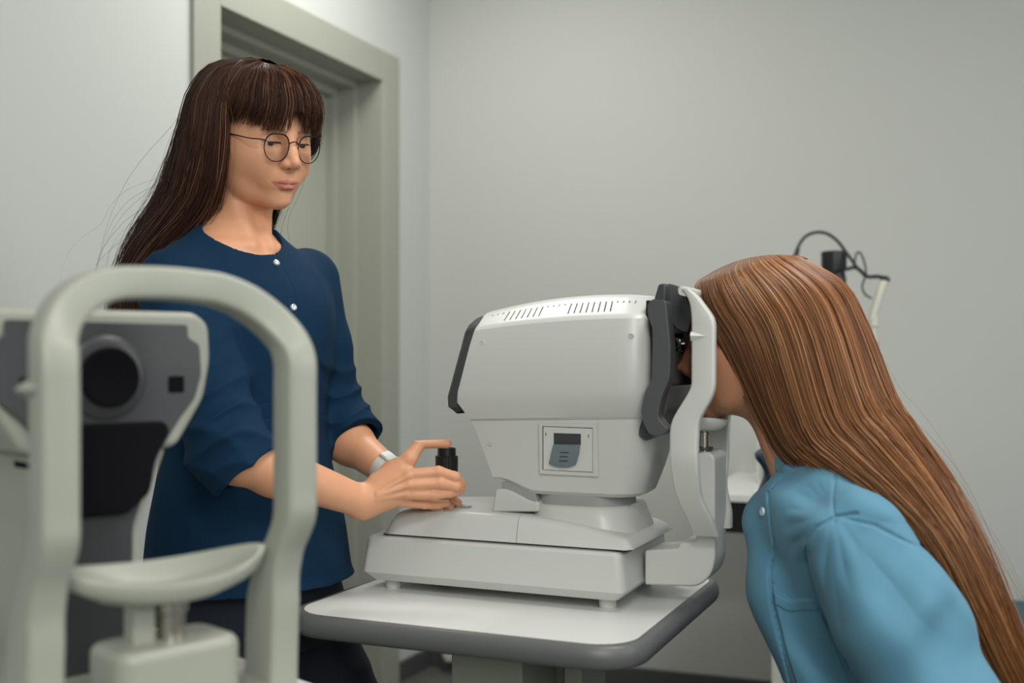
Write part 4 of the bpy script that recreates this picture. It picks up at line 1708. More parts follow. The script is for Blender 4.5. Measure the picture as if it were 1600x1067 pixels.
tw = [(0.024, 0.0095, 0.0060), (0.110, 0.042, 0.023), (0.27, 0.130, 0.072)]
A1_ = hairdo('hair', wkeys, 8000, M['hairdark'], woman, tw, 11, n=26, width=0.00058, fly=0.03, frizz=0.008)
B1_ = hairdo('fringe', bkeys, 1900, M['hairdark'], woman, tw, 12, n=14, width=0.00055, frizz=0.0028, rho=(0.94, 1.07), sheet_rho=None, clump=22, depth=0.035, fly=0.03)
n1 = len(A1_[0])
npmesh('hair', np.concatenate([A1_[0], B1_[0]]), np.concatenate([A1_[1], B1_[1] + n1]), M['hairdark'], woman, np.concatenate([A1_[2], B1_[2]]))

# ---------------------------------------------------------------- scrub top
slR.fn(cut_plane(cuffR, axR, cR1, 0.15))
slL.fn(cut_plane(cuffL, axL, cL1, 0.12))
# hollow cuffs
slR.sub(Cone(cR0 + axR * 0.02, cR1 + axR * 0.04, 0.046, 0.062), 0.002)
slL.sub(Cone(cuffL - axL * 0.035, cuffL + axL * 0.05, 0.034, 0.041), 0.002)
cloth.add(slR, 0.022)
cloth.add(slL, 0.022)
# neckline: a tilted oval round the neck
cloth.sub(Ell(nC, (0.062, 0.068, 0.075), NR), 0.003)


TORSO = Stack(base0, bR, top_rows, 0.004)
ARMR = Cone(rS, cR1, 0.064, 0.075)
ARML = Cone(lS, cL1, 0.062, 0.060)


def folds(P, d):
    if d.min() > 0.03:
        return d
    q = (P - base0) @ bR
    w = wr(P, [
        (0.0052, (-0.25, 0.1, 0.95), 150, (0.8, 0.3, -0.2), 1.6, tuple(cR0 + [0.01, -.03, 0.045]), (0.06, 0.09, 0.075)),
        (0.0042, (0.55, 0.1, 0.80), 120, (0.8, 0.3, -0.2), 1.6, tuple(cR0 + [-0.03, -.03, 0.0]), (0.06, 0.09, 0.06)),
        (0.0035, (-0.55, 0.1, 0.80), 90, (0.5, 0.5, 0.2), 1.5, tuple((rS + rE) / 2 + [0.03, 0, .03]), (0.06, 0.09, 0.11)),
        (0.0055, (-0.30, 0.1, 0.95), 150, (0.8, 0.3, -0.2), 1.2, tuple(cL0 + [0.01, 0, 0.0]), (0.07, 0.09, 0.07)),
        (0.0040, (0.75, -0.2, 0.60), 80, (0.1, 0.5, 0.7), 1.5, tuple(bz(1.16, 0.09, 0.10)), (0.09, 0.10, 0.09)),
        (0.0040, (-0.6, 0.2, 0.75), 85, (0.5, 0.2, 0.3), 1.6, tuple(bz(1.12, 0.06, -0.12)), (0.09, 0.12, 0.10)),
        (0.0020, (0.9, 0.3, 0.15), 70, (0.1, 0.5, 0.7), 1.5, tuple(bz(0.86, 0.1, 0.0)), (0.16, 0.16, 0.10)),
    ])
    d = d - w * (np.abs(d) < 0.03)
    # seams: waistband, front placket, shoulder yoke, cuffs
    front = (q[:, 0] > 0.02) & (ARMR(P) > 0.004) & (ARML(P) > 0.004)
    g = 0.0013
    sm = np.zeros(len(P))
    tors = (TORSO(P) < 0.006) & (ARMR(P) > 0.004) & (ARML(P) > 0.004)
    for zz in (1.035, 1.060):
        sm = np.maximum(sm, np.exp(-((q[:, 2] - zz) / 0.0014) ** 2) * tors)
    sm = np.maximum(sm, np.exp(-((q[:, 1] - 0.013) / 0.0013) ** 2) * front * (np.abs(q[:, 1]) < 0.03))
    for s in (1, -1):
        sm = np.maximum(sm, np.exp(-((q[:, 1] - s * (0.085 + 0.25 * (q[:, 2] - 1.15) ** 2)) / 0.0014) ** 2) * front * (q[:, 2] < 1.34) * (np.abs(q[:, 1]) < 0.14))
    sm = np.maximum(sm, np.exp(-(((P - cuffR) @ axR + 0.030) / 0.0014) ** 2) * (((P - cuffR) ** 2).sum(1) < 0.1 ** 2))
    sm = np.maximum(sm, np.exp(-(((P - cuffL) @ axL + 0.022) / 0.0014) ** 2) * (((P - cuffL) ** 2).sum(1) < 0.08 ** 2))
    sm = np.maximum(sm, np.exp(-((q[:, 2] - 0.785) / 0.0014) ** 2))
    return d + g * sm


cloth.fn(folds)
Vc, Qc = net(cloth, (-0.72, 1.42, 0.74), (-0.06, 2.12, 1.40), 0.0026, proj=2)
tint = np.tile(np.array((0.0055, 0.0275, 0.0620)), (len(Vc), 1))
shirt = npmesh('scrub_top', Vc, Qc, M['navy'], woman, tint)
print('top', len(Vc), _t.time() - _t0)
wl_ = np.array(woman.location)


def on_front(z, ly, model, out=0.001):
    """first point met going back along the body's forward axis"""
    t = 0.25
    P = bz(z, t, ly)
    f = bR @ np.array((1, 0, 0))
    for _ in range(60):
        dd = model(P[None])[0]
        if dd < 0.0004:
            break
        P = P - f * max(dd * 0.7, 0.0005)
    e = 0.002
    g_ = np.array([model((P + np.eye(3)[k] * e)[None])[0] for k in range(3)]) - model(P[None])[0]
    g_ /= np.linalg.norm(g_)
    return P + g_ * out, g_


for py, dd_ in ((407, 1.72), (478, 1.69), (557, 1.68), (637, 1.69), (716, 1.69)):
    z = CAM_H - (py - HZ) / F * dd_
    p, n_ = on_front(z, 0.003, cloth)
    lathe('button', [(0.0001, 0.0020), (0.0026, 0.0022), (0.0032, 0.0030), (0.0046, 0.0030), (0.0054, 0.0022), (0.0058, 0.0005), (0.0058, -0.001)], M['snap'], shirt, 24, tuple(p), tuple(n_), 50)

# trousers
tr_ = Model()
tr_.add(Stack(base0, bR, [(0.66, 0.02, 0, 0.120, 0.160), (0.74, 0.02, 0, 0.122, 0.160), (0.80, 0.018, 0, 0.118, 0.155), (0.86, 0.015, 0, 0.100, 0.140), (0.88, 0.015, 0, 0.095, 0.135)], 0.01), 0.02)
for a, b, c in ((rH, rK, rA), (lH, lK, lA)):
    tr_.add(Cone(a, b, 0.080, 0.086), 0.03)
    tr_.add(Cone(b, c + [0, 0, 0.02], 0.082, 0.085), 0.03)
tr_.fn(lambda P, d: np.maximum(d, 0.03 - P[:, 2]))
tr_.fn(lambda P, d: d - wr(P, [(0.004, (0.2, 0.1, 0.95), 60, (0.5, 0.5, 0.1), 1.5, (rK[0], rK[1], 0.55), (0.3, 0.3, 0.18))]))
Vt, Qt = net(tr_, (-0.75, 1.45, 0.0), (-0.05, 2.15, 0.93), 0.005, proj=1)
npmesh('trousers', Vt, Qt, M['trouser'], woman)
for c in (rA, lA):
    sh = Model()
    f = bR @ np.array((1, 0, 0))
    sh.add(Cone(c + [0, 0, -0.045], c + f * 0.13 + [0, 0, -0.052], 0.042, 0.036), 0.02)
    sh.fn(lambda P, d: np.maximum(d, 0.001 - P[:, 2]))
    Vs, Qs = net(sh, c - [0.12, 0.2, 0.10], c + [0.25, 0.14, 0.05], 0.005, proj=1)
    npmesh('shoe', Vs, Qs, M['shoe'], woman)

# ---------------------------------------------------------------- glasses
gl = empty('eyeglasses', tuple(hO))
tag(gl, 'thin round wire eyeglasses on the face of the standing woman', 'eyeglasses')


def Hp(x, y, z):
    return Vector(hR @ np.array((x, y, z)))


lensmat = bpy.data.materials.new('spectacle_glass')
lensmat.use_nodes = True
nt = lensmat.node_tree
for n_ in list(nt.nodes):
    nt.nodes.remove(n_)
out_ = nt.nodes.new('ShaderNodeOutputMaterial')
tr2 = nt.nodes.new('ShaderNodeBsdfTransparent')
tr2.inputs[0].default_value = (0.96, 0.97, 0.97, 1)
gs = nt.nodes.new('ShaderNodeBsdfGlossy')
gs.inputs['Roughness'].default_value = 0.02
mxs = nt.nodes.new('ShaderNodeMixShader')
fz = nt.nodes.new('ShaderNodeFresnel')
fz.inputs[0].default_value = 1.35
nt.links.new(fz.outputs[0], mxs.inputs[0])
nt.links.new(tr2.outputs[0], mxs.inputs[1])
nt.links.new(gs.outputs[0], mxs.inputs[2])
nt.links.new(mxs.outputs[0], out_.inputs[0])
M['lens'] = lensmat
M['wire'] = mat('dark_wire', (0.02, 0.02, 0.022), 0.3, metal=0.6, noise=0.02)
for s in (1, -1):
    def rimp(a, k=1.0):
        c, si = cos(a), sin(a)
        ry = 0.0222 * (abs(c) ** 0.90) * (1 if c > 0 else -1)
        rz = 0.0200 * si if si > 0 else 0.0235 * si
        ry = 0.0212 * abs(c) ** (0.62 if si > 0 else 0.88) * (1 if c > 0 else -1)
        ry *= 1.06 if si > 0 else 1.06 - 0.05 * abs(si)
        y = s * (0.0315 + ry * k)
        return (0.1005 - 1.6 * (abs(y) - 0.010) ** 2 - 0.08 * (0.0) + 0.10 * (rz * k), y, -0.007 + rz * k)
    pts = [Hp(*rimp(2 * pi * k / 48)) for k in range(48)]
    rings = []
    for i, p in enumerate(pts):
        t = (pts[(i + 1) % 48] - pts[i - 1]).normalized()
        x = t.cross(Hp(1, 0, 0)).normalized()
        y = Hp(1, 0, 0)
        up_ = sin(2 * pi * i / 48)
        r = 0.00085 + 0.0005 * max(0, up_)
        rings.append([tuple(p + (x * cos(2 * pi * k / 8) + y * sin(2 * pi * k / 8)) * r) for k in range(8)])
    rings.append(rings[0])
    rim = loft('rim', rings, M['wire'], gl, cap=False)
    V, Fc = [Hp(0.1005, s * 0.0315, -0.007)], []
    for q in (0.35, 0.7, 0.985):
        V += [Hp(*rimp(2 * pi * k / 48, q)) for k in range(48)]
    for k in range(48):
        Fc.append((0, 1 + k, 1 + (k + 1) % 48))
        for j in (0, 1):
            Fc.append((1 + 48 * j + k, 1 + 48 * j + (k + 1) % 48, 49 + 48 * j + (k + 1) % 48, 49 + 48 * j + k))
    finish('lens', mesh('lens', V, Fc), M['lens'], rim)
    hx, hy, hz_ = rimp(radians(25))
    tube('temple', spline([Hp(hx, s * abs(hy), hz_), Hp(hx - 0.005, s * (abs(hy) + 0.005), hz_ + 0.001), Hp(hx - 0.02, s * 0.0705, hz_ + 0.001), Hp(0.030, s * 0.0765, 0.006), Hp(0.0, s * 0.079, 0.006), Hp(-0.015, s * 0.078, -0.005), Hp(-0.025, s * 0.077, -0.02)], 6),
         0.0010, M['steel'] if 0 else M['wire'], gl, 8)
    tube('nose_pad', spline([Hp(0.0995, s * 0.009, -0.006), Hp(0.094, s * 0.0105, -0.010), Hp(0.092, s * 0.0115, -0.014)], 4), 0.0007, M['chrome'], gl, 6)
tube('bridge', spline([Hp(0.0998, 0.0085, -0.001), Hp(0.1030, 0.004, 0.002), Hp(0.1040, 0, 0.0025), Hp(0.1030, -0.004, 0.002), Hp(0.0998, -0.0085, -0.001)], 5), 0.0010, M['wire'], gl, 8)

# eyelashes on the lids
for s in (1, -1):
    bm = bmesh.new()
    c = np.array((0.0715, s * 0.0310, 0.0))
    for k in range(26):
        y = (k / 25 - 0.5) * 0.022
        up_ = -0.04 * (1 - 0.55 * min(1, (abs(y) / 0.0135)) ** 2)
        rr_ = sqrt(max(1e-6, 0.0138 ** 2 - y * y))
        a = c + np.array((rr_ * cos(up_), y, rr_ * sin(up_)))
        b = a + np.array((0.0042, y * 0.25, -0.0018))
        e = b + np.array((0.0018, y * 0.1, 0.0008))
        for p, q, w0, w1 in ((a, b, 0.00022, 0.00014), (b, e, 0.00014, 0.00004)):
            vs = [bm.verts.new(Hp(*(v))) for v in (p + [0, w0, 0], p - [0, w0, 0], q - [0, w1, 0], q + [0, w1, 0])]
            bm.faces.new(vs)
            vs = [bm.verts.new(Hp(*(v))) for v in (p + [0, 0, w0], p - [0, 0, w0], q - [0, 0, w1], q + [0, 0, w1])]
            bm.faces.new(vs)
    me = bpy.data.meshes.new('eyelashes')
    bm.to_mesh(me)
    bm.free()
    o = finish('eyelashes', me, M['lash'], woman)
    o.location = Vector(hO) - woman.location

# fingernails
def nail(base_, tip, nrm, w, parent, ploc):
    """small curved plate on the back of the last finger joint"""
    b, t = np.array(base_), np.array(tip)
    ax = (t - b) / np.linalg.norm(t - b)
    n_ = np.array(nrm, float)
    n_ = n_ - ax * (n_ @ ax)
    n_ /= np.linalg.norm(n_)
    sd = np.cross(ax, n_)
    V, Fc = [], []
    for i in range(7):
        s_ = i / 6
        ww = w * (1 - 0.25 * (2 * s_ - 1) ** 4)
        for j in range(7):
            a = (j / 6 - 0.5) * 1.9
            p = t - ax * (0.0085 * (1 - s_)) + ax * 0.002 + sd * sin(a) * ww + n_ * (cos(a) * w * 1.02)
            V.append(Vector(p - ploc))
    for i in range(6):
        for j in range(6):
            Fc.append((i * 7 + j, i * 7 + j + 1, i * 7 + j + 8, i * 7 + j + 7))
    o = finish('fingernail', mesh('fingernail', V, Fc), M['nail'], parent, angle=180)
    return o


M['nail'] = mat('fingernail', (0.55, 0.30, 0.22), 0.22, coat=0.3, noise=0.03)
nail(th[2], th[3], (0.2, -0.25, 1), 0.0062, woman, wl_)
nail(ri[2], ri[3], (0.1, -1, 0.25), 0.0058, woman, wl_)
nail(mi[2], mi[3], (0.3, -1, 0.2), 0.0060, woman, wl_)
nail(ix[2], ix[3], (0.6, -1, 0.3), 0.0060, woman, wl_)

# wristband on the far wrist
wb = lE + (lWr - lE) * 0.93
wax = Vector(lWr - lE).normalized()
wband = tag(empty('wristband', tuple(wb)), 'pale wristband on the far wrist of the standing woman', 'wristband')
prof_ = [(0.0262, -0.011), (0.0285, -0.0105), (0.0290, 0.0), (0.0280, 0.0105), (0.0256, 0.011)]
lathe('band', prof_, M['wrist'], wband, 40, (0, 0, 0), tuple(wax))
up_ = Vector((0, -0.35, 1))
up_ = (up_ - wax * up_.dot(wax)).normalized()
sd_ = wax.cross(up_)
rings = []
for h_, k_ in ((0.026, 1.0), (0.0305, 1.0), (0.0325, 0.8)):
    rings.append([tuple(up_ * h_ + wax * (a * k_) + sd_ * (b * k_)) for a, b in rrect(-0.014, 0.014, -0.010, 0.010, 0.005, 4)])
loft('capsule', rings, M['wrist'], wband)

# ------------------------------------------------------------------ the patient at the chin rest
def PT(px, py, v):
    u, z = DP(px, py, v)
    p = OR + AX * u + BX * v
    return np.array((p.x, p.y, 0.75 + z))


PV = 0.115
pR = rotm((-AX.x, -AX.y), radians(4))
tip = PT(1058, 576, PV)
pO = tip - pR @ np.array((0.1150, 0, -0.0350))
pat = tag(empty('person', (0.64, 1.44, 0)), 'seated person in light blue blouse with very long auburn hair resting chin on refractor', 'person')
lb = -np.array(BX)                          # the patient's left, towards the camera
nk0 = pO + pR @ np.array((-0.018, 0, -0.062))
nk1 = PT(1263, 720, PV)
hip = PT(1432, 1175, PV)
sp = nk1 - hip
sp[2] += 0.02
sp /= np.linalg.norm(sp)
lat = lb - sp * (lb @ sp)
lat /= np.linalg.norm(lat)
fr_ = np.cross(lat, sp)
tR = np.array([fr_, lat, sp]).T
L = np.linalg.norm(nk1 - hip)
tz = lambda k, f, l: hip + tR @ np.array((f, l, k * L))
rowsP = [(0.0 * L - 0.10, 0.0, 0, 0.11, 0.15), (0.0, 0.0, 0, 0.110, 0.150), (0.2 * L, 0.0, 0, 0.098, 0.138), (0.45 * L, 0.0, 0, 0.095, 0.136), (0.68 * L, 0.005, 0, 0.098, 0.148),
         (0.84 * L, 0.0, 0, 0.090, 0.155), (0.93 * L, -0.006, 0, 0.068, 0.115), (1.0 * L, -0.01, 0, 0.052, 0.062)]
shL_ = PT(1335, 842, -0.035)
elL = PT(1480, 1130, -0.075)
waL = elL + np.array((-0.13, 0.06, -0.13))
shR_ = shL_ + np.array(BX) * 0.30
elR = elL + np.array(BX) * 0.38
waR = waL + np.array(BX) * 0.30
blo = Model()
blo.add(Stack(hip, tR, [(a, b, c, d * 1.0, e) for a, b, c, d, e in rowsP], 0.02), 0.02)
# loose front of the blouse hanging forward
blo.add(Cone(PT(1236, 768, 0.090), PT(1205, 815, 0.085), 0.018, 0.032), 0.030)
blo.add(Cone(PT(1205, 815, 0.085), PT(1234, 925, 0.070), 0.032, 0.036), 0.040)
blo.add(Cone(PT(1224, 925, 0.075), PT(1290, 1090, 0.060), 0.040, 0.045), 0.06)
blo.add(Cone(PT(1260, 800, 0.045), PT(1300, 780, 0.03), 0.045, 0.045), 0.05)
# collar band round the neck
blo.add(Cone(PT(1248, 752, 0.07), PT(1300, 735, 0.07), 0.030, 0.040), 0.03)
mid = shL_ + (elL - shL_) * 0.45
blo.add(Cone(shL_, mid, 0.066, 0.076), 0.025)
blo.add(Cone(mid, elL, 0.076, 0.070), 0.03)
blo.add(Cone(elL, waL, 0.070, 0.045), 0.03)
m2 = shR_ + (elR - shR_) * 0.45
blo.add(Cone(shR_, m2, 0.062, 0.066), 0.03)
blo.add(Cone(m2, elR, 0.066, 0.062), 0.03)
blo.add(Cone(elR, waR, 0.060, 0.045), 0.03)
blo.sub(Cone(nk0, nk1 + (nk1 - nk0) * 0.05, 0.053, 0.053), 0.004)
ARMP = Cone(shL_, elL, 0.074, 0.078)


def uz(P):
    q = P - np.array(OR)
    return q @ np.array(AX), q[:, 2], q @ np.array(BX)


def seg(P2, a, b):
    """distance to the segment a-b and the along parameter, in the (u, z) plane"""
    a, b = np.array(a), np.array(b)
    ab = b - a
    t = np.clip(((P2 - a) @ ab) / (ab @ ab), 0, 1)
    d = P2 - a - t[:, None] * ab
    return np.sqrt((d * d).sum(1)), t


def poly(P2, pts):
    d = np.full(len(P2), 9.0)
    for a, b in zip(pts, pts[1:]):
        d = np.minimum(d, seg(P2, a, b)[0])
    return d


seamA = DPS([(1345, 795), (1312, 800), (1284, 815), (1267, 838), (1262, 870), (1275, 930), (1300, 1000), (1330, 1080)], -0.03)     # armhole
seamB = DPS([(1306, 742), (1308, 770), (1316, 802)], 0.0)                                                                    # yoke
seamC = DPS([(1200, 770), (1206, 800), (1212, 850), (1204, 890), (1208, 940), (1235, 1070)], 0.03)                                  # placket
seamD = DPS([(1316, 802), (1370, 815), (1430, 850), (1447, 858)], -0.05)
pk = DPS([(1203, 898), (1207, 925), (1232, 940), (1298, 926), (1318, 1000), (1340, 1085), (1245, 1085), (1222, 1010), (1208, 950)], 0.0)


plk = DPS([(1222, 742), (1200, 770), (1206, 800), (1212, 850), (1204, 890), (1208, 940), (1235, 1070), (1100, 1070), (1100, 742)], 0.03)


def inside(P2, pts):
    c = np.zeros(len(P2), bool)
    n = len(pts)
    for i in range(n):
        a, b = pts[i], pts[(i + 1) % n]
        m = (a[1] > P2[:, 1]) != (b[1] > P2[:, 1])
        x = (b[0] - a[0]) * (P2[:, 1] - a[1]) / (b[1] - a[1] + 1e-12) + a[0]
        c ^= m & (P2[:, 0] < x)
    return c


def pfolds(P, d):
    if d.min() > 0.03:
        return d
    u, z, v = uz(P)
    near = v < 0.105
    P2 = np.stack([u, z], 1)
    w = np.zeros(len(P))
    # gathers fanning out from the sleeve head
    c = np.array(DP(1300, 790, -0.05))
    q = P2 - c
    r = np.sqrt((q * q).sum(1))
    ang = np.arctan2(q[:, 1], q[:, 0])
    arm = np.clip(1.4 - ARMP(P) / 0.02, 0, 1)
    fan = np.abs(np.sin(ang * 9.0 + 2.0 * np.sin(r * 18))) ** 1.2
    w += 0.0052 * (fan - 0.5) * np.exp(-((r - 0.075) / 0.028) ** 2) * arm * np.clip((0.04 - v) / 0.03, 0, 1) * np.clip((0.05 - q[:, 0]) / 0.05, 0, 1)
    w += 0.0048 * (np.abs(np.sin(ang * 5.0 + 1.0)) - 0.5) * np.exp(-((r - 0.13) / 0.06) ** 2) * arm * np.clip((0.04 - v) / 0.03, 0, 1)
    # long soft folds down the sleeve
    w += wr(P, [
        (0.0078, (0.92, 0.0, 0.42), 46, (0.3, 0.1, 0.9), 1.6, tuple(mid + [0.02, -.03, -0.02]), (0.12, 0.10, 0.14)),
        (0.0062, (0.45, 0.0, -0.88), 60, (0.8, 0.1, 0.3), 1.8, tuple(mid + [-0.01, -.05, 0.03]), (0.07, 0.08, 0.06)),
        (0.0078, (0.95, 0.1, 0.28), 75, (0.3, 0.1, 0.9), 1.0, tuple(PT(1255, 850, 0.02)), (0.07, 0.12, 0.12)),
        (0.0070, (0.55, 0.1, 0.85), 70, (0.3, 0.1, 0.9), 1.3, tuple(PT(1385, 845, -0.03)), (0.09, 0.10, 0.05)),
        (0.0062, (0.9, 0.1, 0.4), 60, (0.3, 0.1, 0.9), 1.6, tuple(PT(1480, 940, -0.03)), (0.10, 0.12, 0.12)),
        (0.0047, (0.9, 0.1, 0.2), 90, (0.3, 0.1, 0.9), 1.2, tuple(PT(1250, 1020, 0.02)), (0.07, 0.12, 0.10)),
    ], soft=True)
    pocket = inside(P2, pk) & (v < 0.07) & (arm < 0.5)
    dp = poly(P2, pk + [pk[0]])
    w += 0.0040 * pocket * np.clip(dp / 0.002, 0, 1)
    band = inside(P2, pk) & (poly(P2, pk[1:4]) < 0.0155)
    w += 0.0018 * band * (v < 0.07) * (arm < 0.5)
    g = np.zeros(len(P))
    g = np.maximum(g, np.exp(-(poly(P2, seamA) / 0.0022) ** 2) * (v < 0.03) * 1.8)
    g = np.maximum(g, np.exp(-(poly(P2, seamB) / 0.0022) ** 2) * (v < 0.06))
    g = np.maximum(g, np.exp(-(poly(P2, seamC) / 0.0022) ** 2) * (v < 0.10) * (arm < 0.5))
    g = np.maximum(g, np.exp(-(poly(P2, seamD) / 0.0022) ** 2) * (v < 0.03))
    w += 0.0022 * inside(P2, plk) * (v < 0.16) * (arm < 0.5)
    return d - w + 0.0022 * g


PSOLID = Model()
PSOLID.ops = list(blo.ops)
blo.fn(pfolds)
skp = Model()
skp.add(Stack(hip, tR, [(a, b, c, d - 0.02, e - 0.02) for a, b, c, d, e in rowsP], 0.02), 0.02)
skp.add(Cone(nk0, nk1, 0.050, 0.048), 0.03)
skp.add(Cone(pO + pR @ np.array((-0.015, 0.045, -0.07)), nk1 + tR @ np.array((0.045, 0.02, -0.01)), 0.012, 0.010), 0.025)
for a, b, c in ((shL_, elL, waL), (shR_, elR, waR)):
    skp.add(Cone(a, b, 0.042, 0.036), 0.03)
    skp.add(Cone(b, c, 0.036, 0.026), 0.02)
    skp.add(Cone(c, c + np.array((-0.06, 0.01, -0.01)), 0.024, 0.018), 0.02)
    for k in range(4):
        e = c + np.array((-0.065, 0.01, -0.012)) + np.array(BX) * (k - 1.5) * 0.018
        skp.add(Cone(e, e + np.array((-0.065, 0.0, -0.02)), 0.0085, 0.0068), 0.006)
    skp.add(Cone(c + np.array((-0.02, 0, 0)) + np.array(BX) * 0.02, c + np.array((-0.075, 0.0, 0)) + np.array(BX) * 0.045, 0.010, 0.0085), 0.008)
# thighs and shins, seated
for s_ in (-0.09, 0.09):
    h_ = hip + np.array(BX) * s_ + np.array((0, 0, -0.04))
    k_ = h_ + np.array((-AX.x, -AX.y, 0)) * 0.36 + np.array((0, 0, -0.02))
    a_ = k_ + np.array((0.06, 0, -0.42))
    skp.add(Cone(h_, k_, 0.070, 0.052), 0.03)
    skp.add(Cone(k_, a_, 0.050, 0.034), 0.03)
    skp.add(Cone(a_ + [0, 0, -0.04], a_ + np.array((-0.14, 0.06, -0.06)), 0.030, 0.022), 0.02)
head_prims(pO, pR, skp, lid=(0.42, -0.22), zq=1.0)


def ptuck(P, d):
    m = (P[:, 2] < 0.995) & ((P - nk1) @ sp < 0.02) & (ARMP(P) < 0.3) & (P[:, 0] > 0.33) & (P[:, 2] > 0.62)
    m &= ~(np.abs(Cone(nk0, nk1, 0.050, 0.048)(P)) < 0.02) | (P[:, 2] < 0.95)
    if m.any():
        d = d.copy()
        d[m] = np.maximum(d[m], PSOLID(P[m]) + 0.006)
    return d


skp.fn(ptuck)
SKP = (0.50, 0.235, 0.130)
_t0 = _t.time()
fineP = [(pO + [-0.14, -0.12, -0.17], pO + [0.13, 0.14, 0.13], 0.0013)]
Vp, Qp = body_mesh(skp, (0.15, 1.15, 0.0), (0.95, 1.95, 1.35), fineP, 0.006)
npmesh('body', Vp, Qp, M['skin'], pat, head_tones(Vp, pO, pR, SKP, brow=(0.12, 0.06, 0.035)))
eyeballs(pO, pR, pat, gaze=(0.02, 0.0))
Vb, Qb = net(blo, (0.30, 1.15, 0.52), (0.95, 1.92, 1.06), 0.0022, proj=2)
tintp = np.tile(np.array((0.095, 0.250, 0.355)), (len(Vb), 1))
u_, z_, v_ = uz(Vb)
bl = npmesh('blouse', Vb, Qb, M['blue'], pat, tintp)
print('patient', len(Vp), len(Vb), _t.time() - _t0)
# button on the placket
P = PT(1187, 803, 0.0)
ddir = np.array(BX) * 1.0
for _ in range(200):
    dd = blo(P[None])[0]
    if dd < 0.0005:
        break
    P = P + ddir * max(dd * 0.6, 0.0006)
e = 0.003
g_ = np.array([blo((P + np.eye(3)[k] * e)[None])[0] for k in range(3)]) - blo(P[None])[0]
g_ /= np.linalg.norm(g_)
M['bluebtn'] = mat('button_shell', (0.45, 0.60, 0.66), 0.25, noise=0.05)
lathe('button', [(0.0001, 0.0018), (0.0035, 0.0018), (0.0042, 0.0030), (0.0058, 0.0030), (0.0064, 0.0018), (0.0064, 0.0)], M['bluebtn'], bl, 24, tuple(P), tuple(g_), 50)
# stand collar round the neck
cax = (nk1 - nk0) / np.linalg.norm(nk1 - nk0)
cc = nk0 + (nk1 - nk0) * 0.93
cx_ = np.cross(cax, np.array(BX))
cx_ /= np.linalg.norm(cx_)
cy_ = np.cross(cax, cx_)
rings = []
for h_, r_ in ((0.016, 0.058), (0.0, 0.0565), (-0.012, 0.0545), (-0.0135, 0.0535), (-0.012, 0.0520), (0.0, 0.0535), (0.016, 0.0550)):
    rings.append([tuple(cc + cax * (h_ + 0.006 * cos(2 * pi * k / 48)) + (cx_ * cos(2 * pi * k / 48) + cy_ * sin(2 * pi * k / 48)) * r_) for k in range(48)])
M['bluecol'] = mat('blue_collar', (0.115, 0.30, 0.39), 0.75, spec=0.2, noise=0.04, bump=0.2, bscale=900)
loft('collar', rings, M['bluecol'], bl, cap=False, angle=80)
# dark trousers
trp = Model()
for s_ in (-0.09, 0.09):
    h_ = hip + np.array(BX) * s_ + np.array((0, 0, -0.04))
    k_ = h_ + np.array((-AX.x, -AX.y, 0)) * 0.36 + np.array((0, 0, -0.02))
    a_ = k_ + np.array((0.06, 0, -0.38))
    trp.add(Cone(h_, k_, 0.085, 0.066), 0.03)
    trp.add(Cone(k_, a_, 0.064, 0.050), 0.03)
trp.add(Stack(hip, tR, [(-0.12, 0, 0, 0.10, 0.15), (0.0, 0, 0, 0.105, 0.155), (0.02, 0, 0, 0.10, 0.15)], 0.01), 0.03)
Vt, Qt = net(trp, (0.1, 1.1, 0.05), (0.95, 1.9, 0.75), 0.008, proj=1)
npmesh('trousers', Vt, Qt, M['trouser'], pat)

# ---- hair: from the parting over the side of the head, down the back to the waist
ST2 = []
for Lp, Up, Wd, vc in (((1204, 690), (1392, 618), 0.086, 0.104), ((1258, 738), (1425, 668), 0.088, 0.088), ((1330, 772), (1478, 750), 0.085, 0.066), ((1410, 822), (1524, 840), 0.078, 0.050),
                       ((1462, 905), (1562, 930), 0.070, 0.048), ((1516, 1005), (1594, 1012), 0.062, 0.052), ((1560, 1090), (1628, 1092), 0.052, 0.060)):
    a, b = PT(*Lp, vc), PT(*Up, vc)
    ST2.append(((a + b) / 2, (b - a) / 2, np.array(BX) * (-Wd)))
HST = []
for z, tilt, Up, xf, ry in ((0.098, 0.018, (1254, 419), 0.066, 0.062), (0.055, 0.016, (1316, 462), 0.060, 0.087), (0.0, 0.010, (1349, 524), 0.032, 0.094)):
    xb = float(((PT(*Up, PV) - pO) @ pR)[0])
    HST.append((z, tilt, xb, xf, ry))


def pkeys(u, rho):
    au = np.abs(u)
    K = []
    x0 = -0.095 + 0.150 * au
    z0 = 0.030 + 0.096 * np.sqrt(np.clip(1 - ((x0 + 0.03) / 0.140) ** 2, 0, 1)) - 0.006 + 0.006 * rho
    K.append(np.stack([x0, np.sign(u) * 0.004, z0], 1))
    for z, tilt, xb, xf, ry in HST:
        f = u * radians(127)
        rx = (xf - xb) / 1.6
        K.append(np.stack([xb + rx - rx * np.cos(f) * rho, ry * np.sin(f) * rho, z + tilt * np.cos(f)], 1))
    K = [k @ pR.T + pO for k in K]
    for C_, A_, B_ in ST2:
        f = u * radians(158)
        K.append(C_[None] + np.cos(f)[:, None] * A_[None] * rho[:, None] + np.sin(f)[:, None] * B_[None] * rho[:, None])
    return np.array(K)


tp = [(0.100, 0.034, 0.0095), (0.31, 0.125, 0.038), (0.48, 0.235, 0.090)]
A2 = hairdo('hair', pkeys, 10500, M['hairred'], pat, tp, 21, n=36, width=0.00068, frizz=0.0055, sheet_rho=0.92, clump=34, depth=0.05, fly=0.02)
npmesh('hair', A2[0], A2[1], M['hairred'], pat, A2[2])

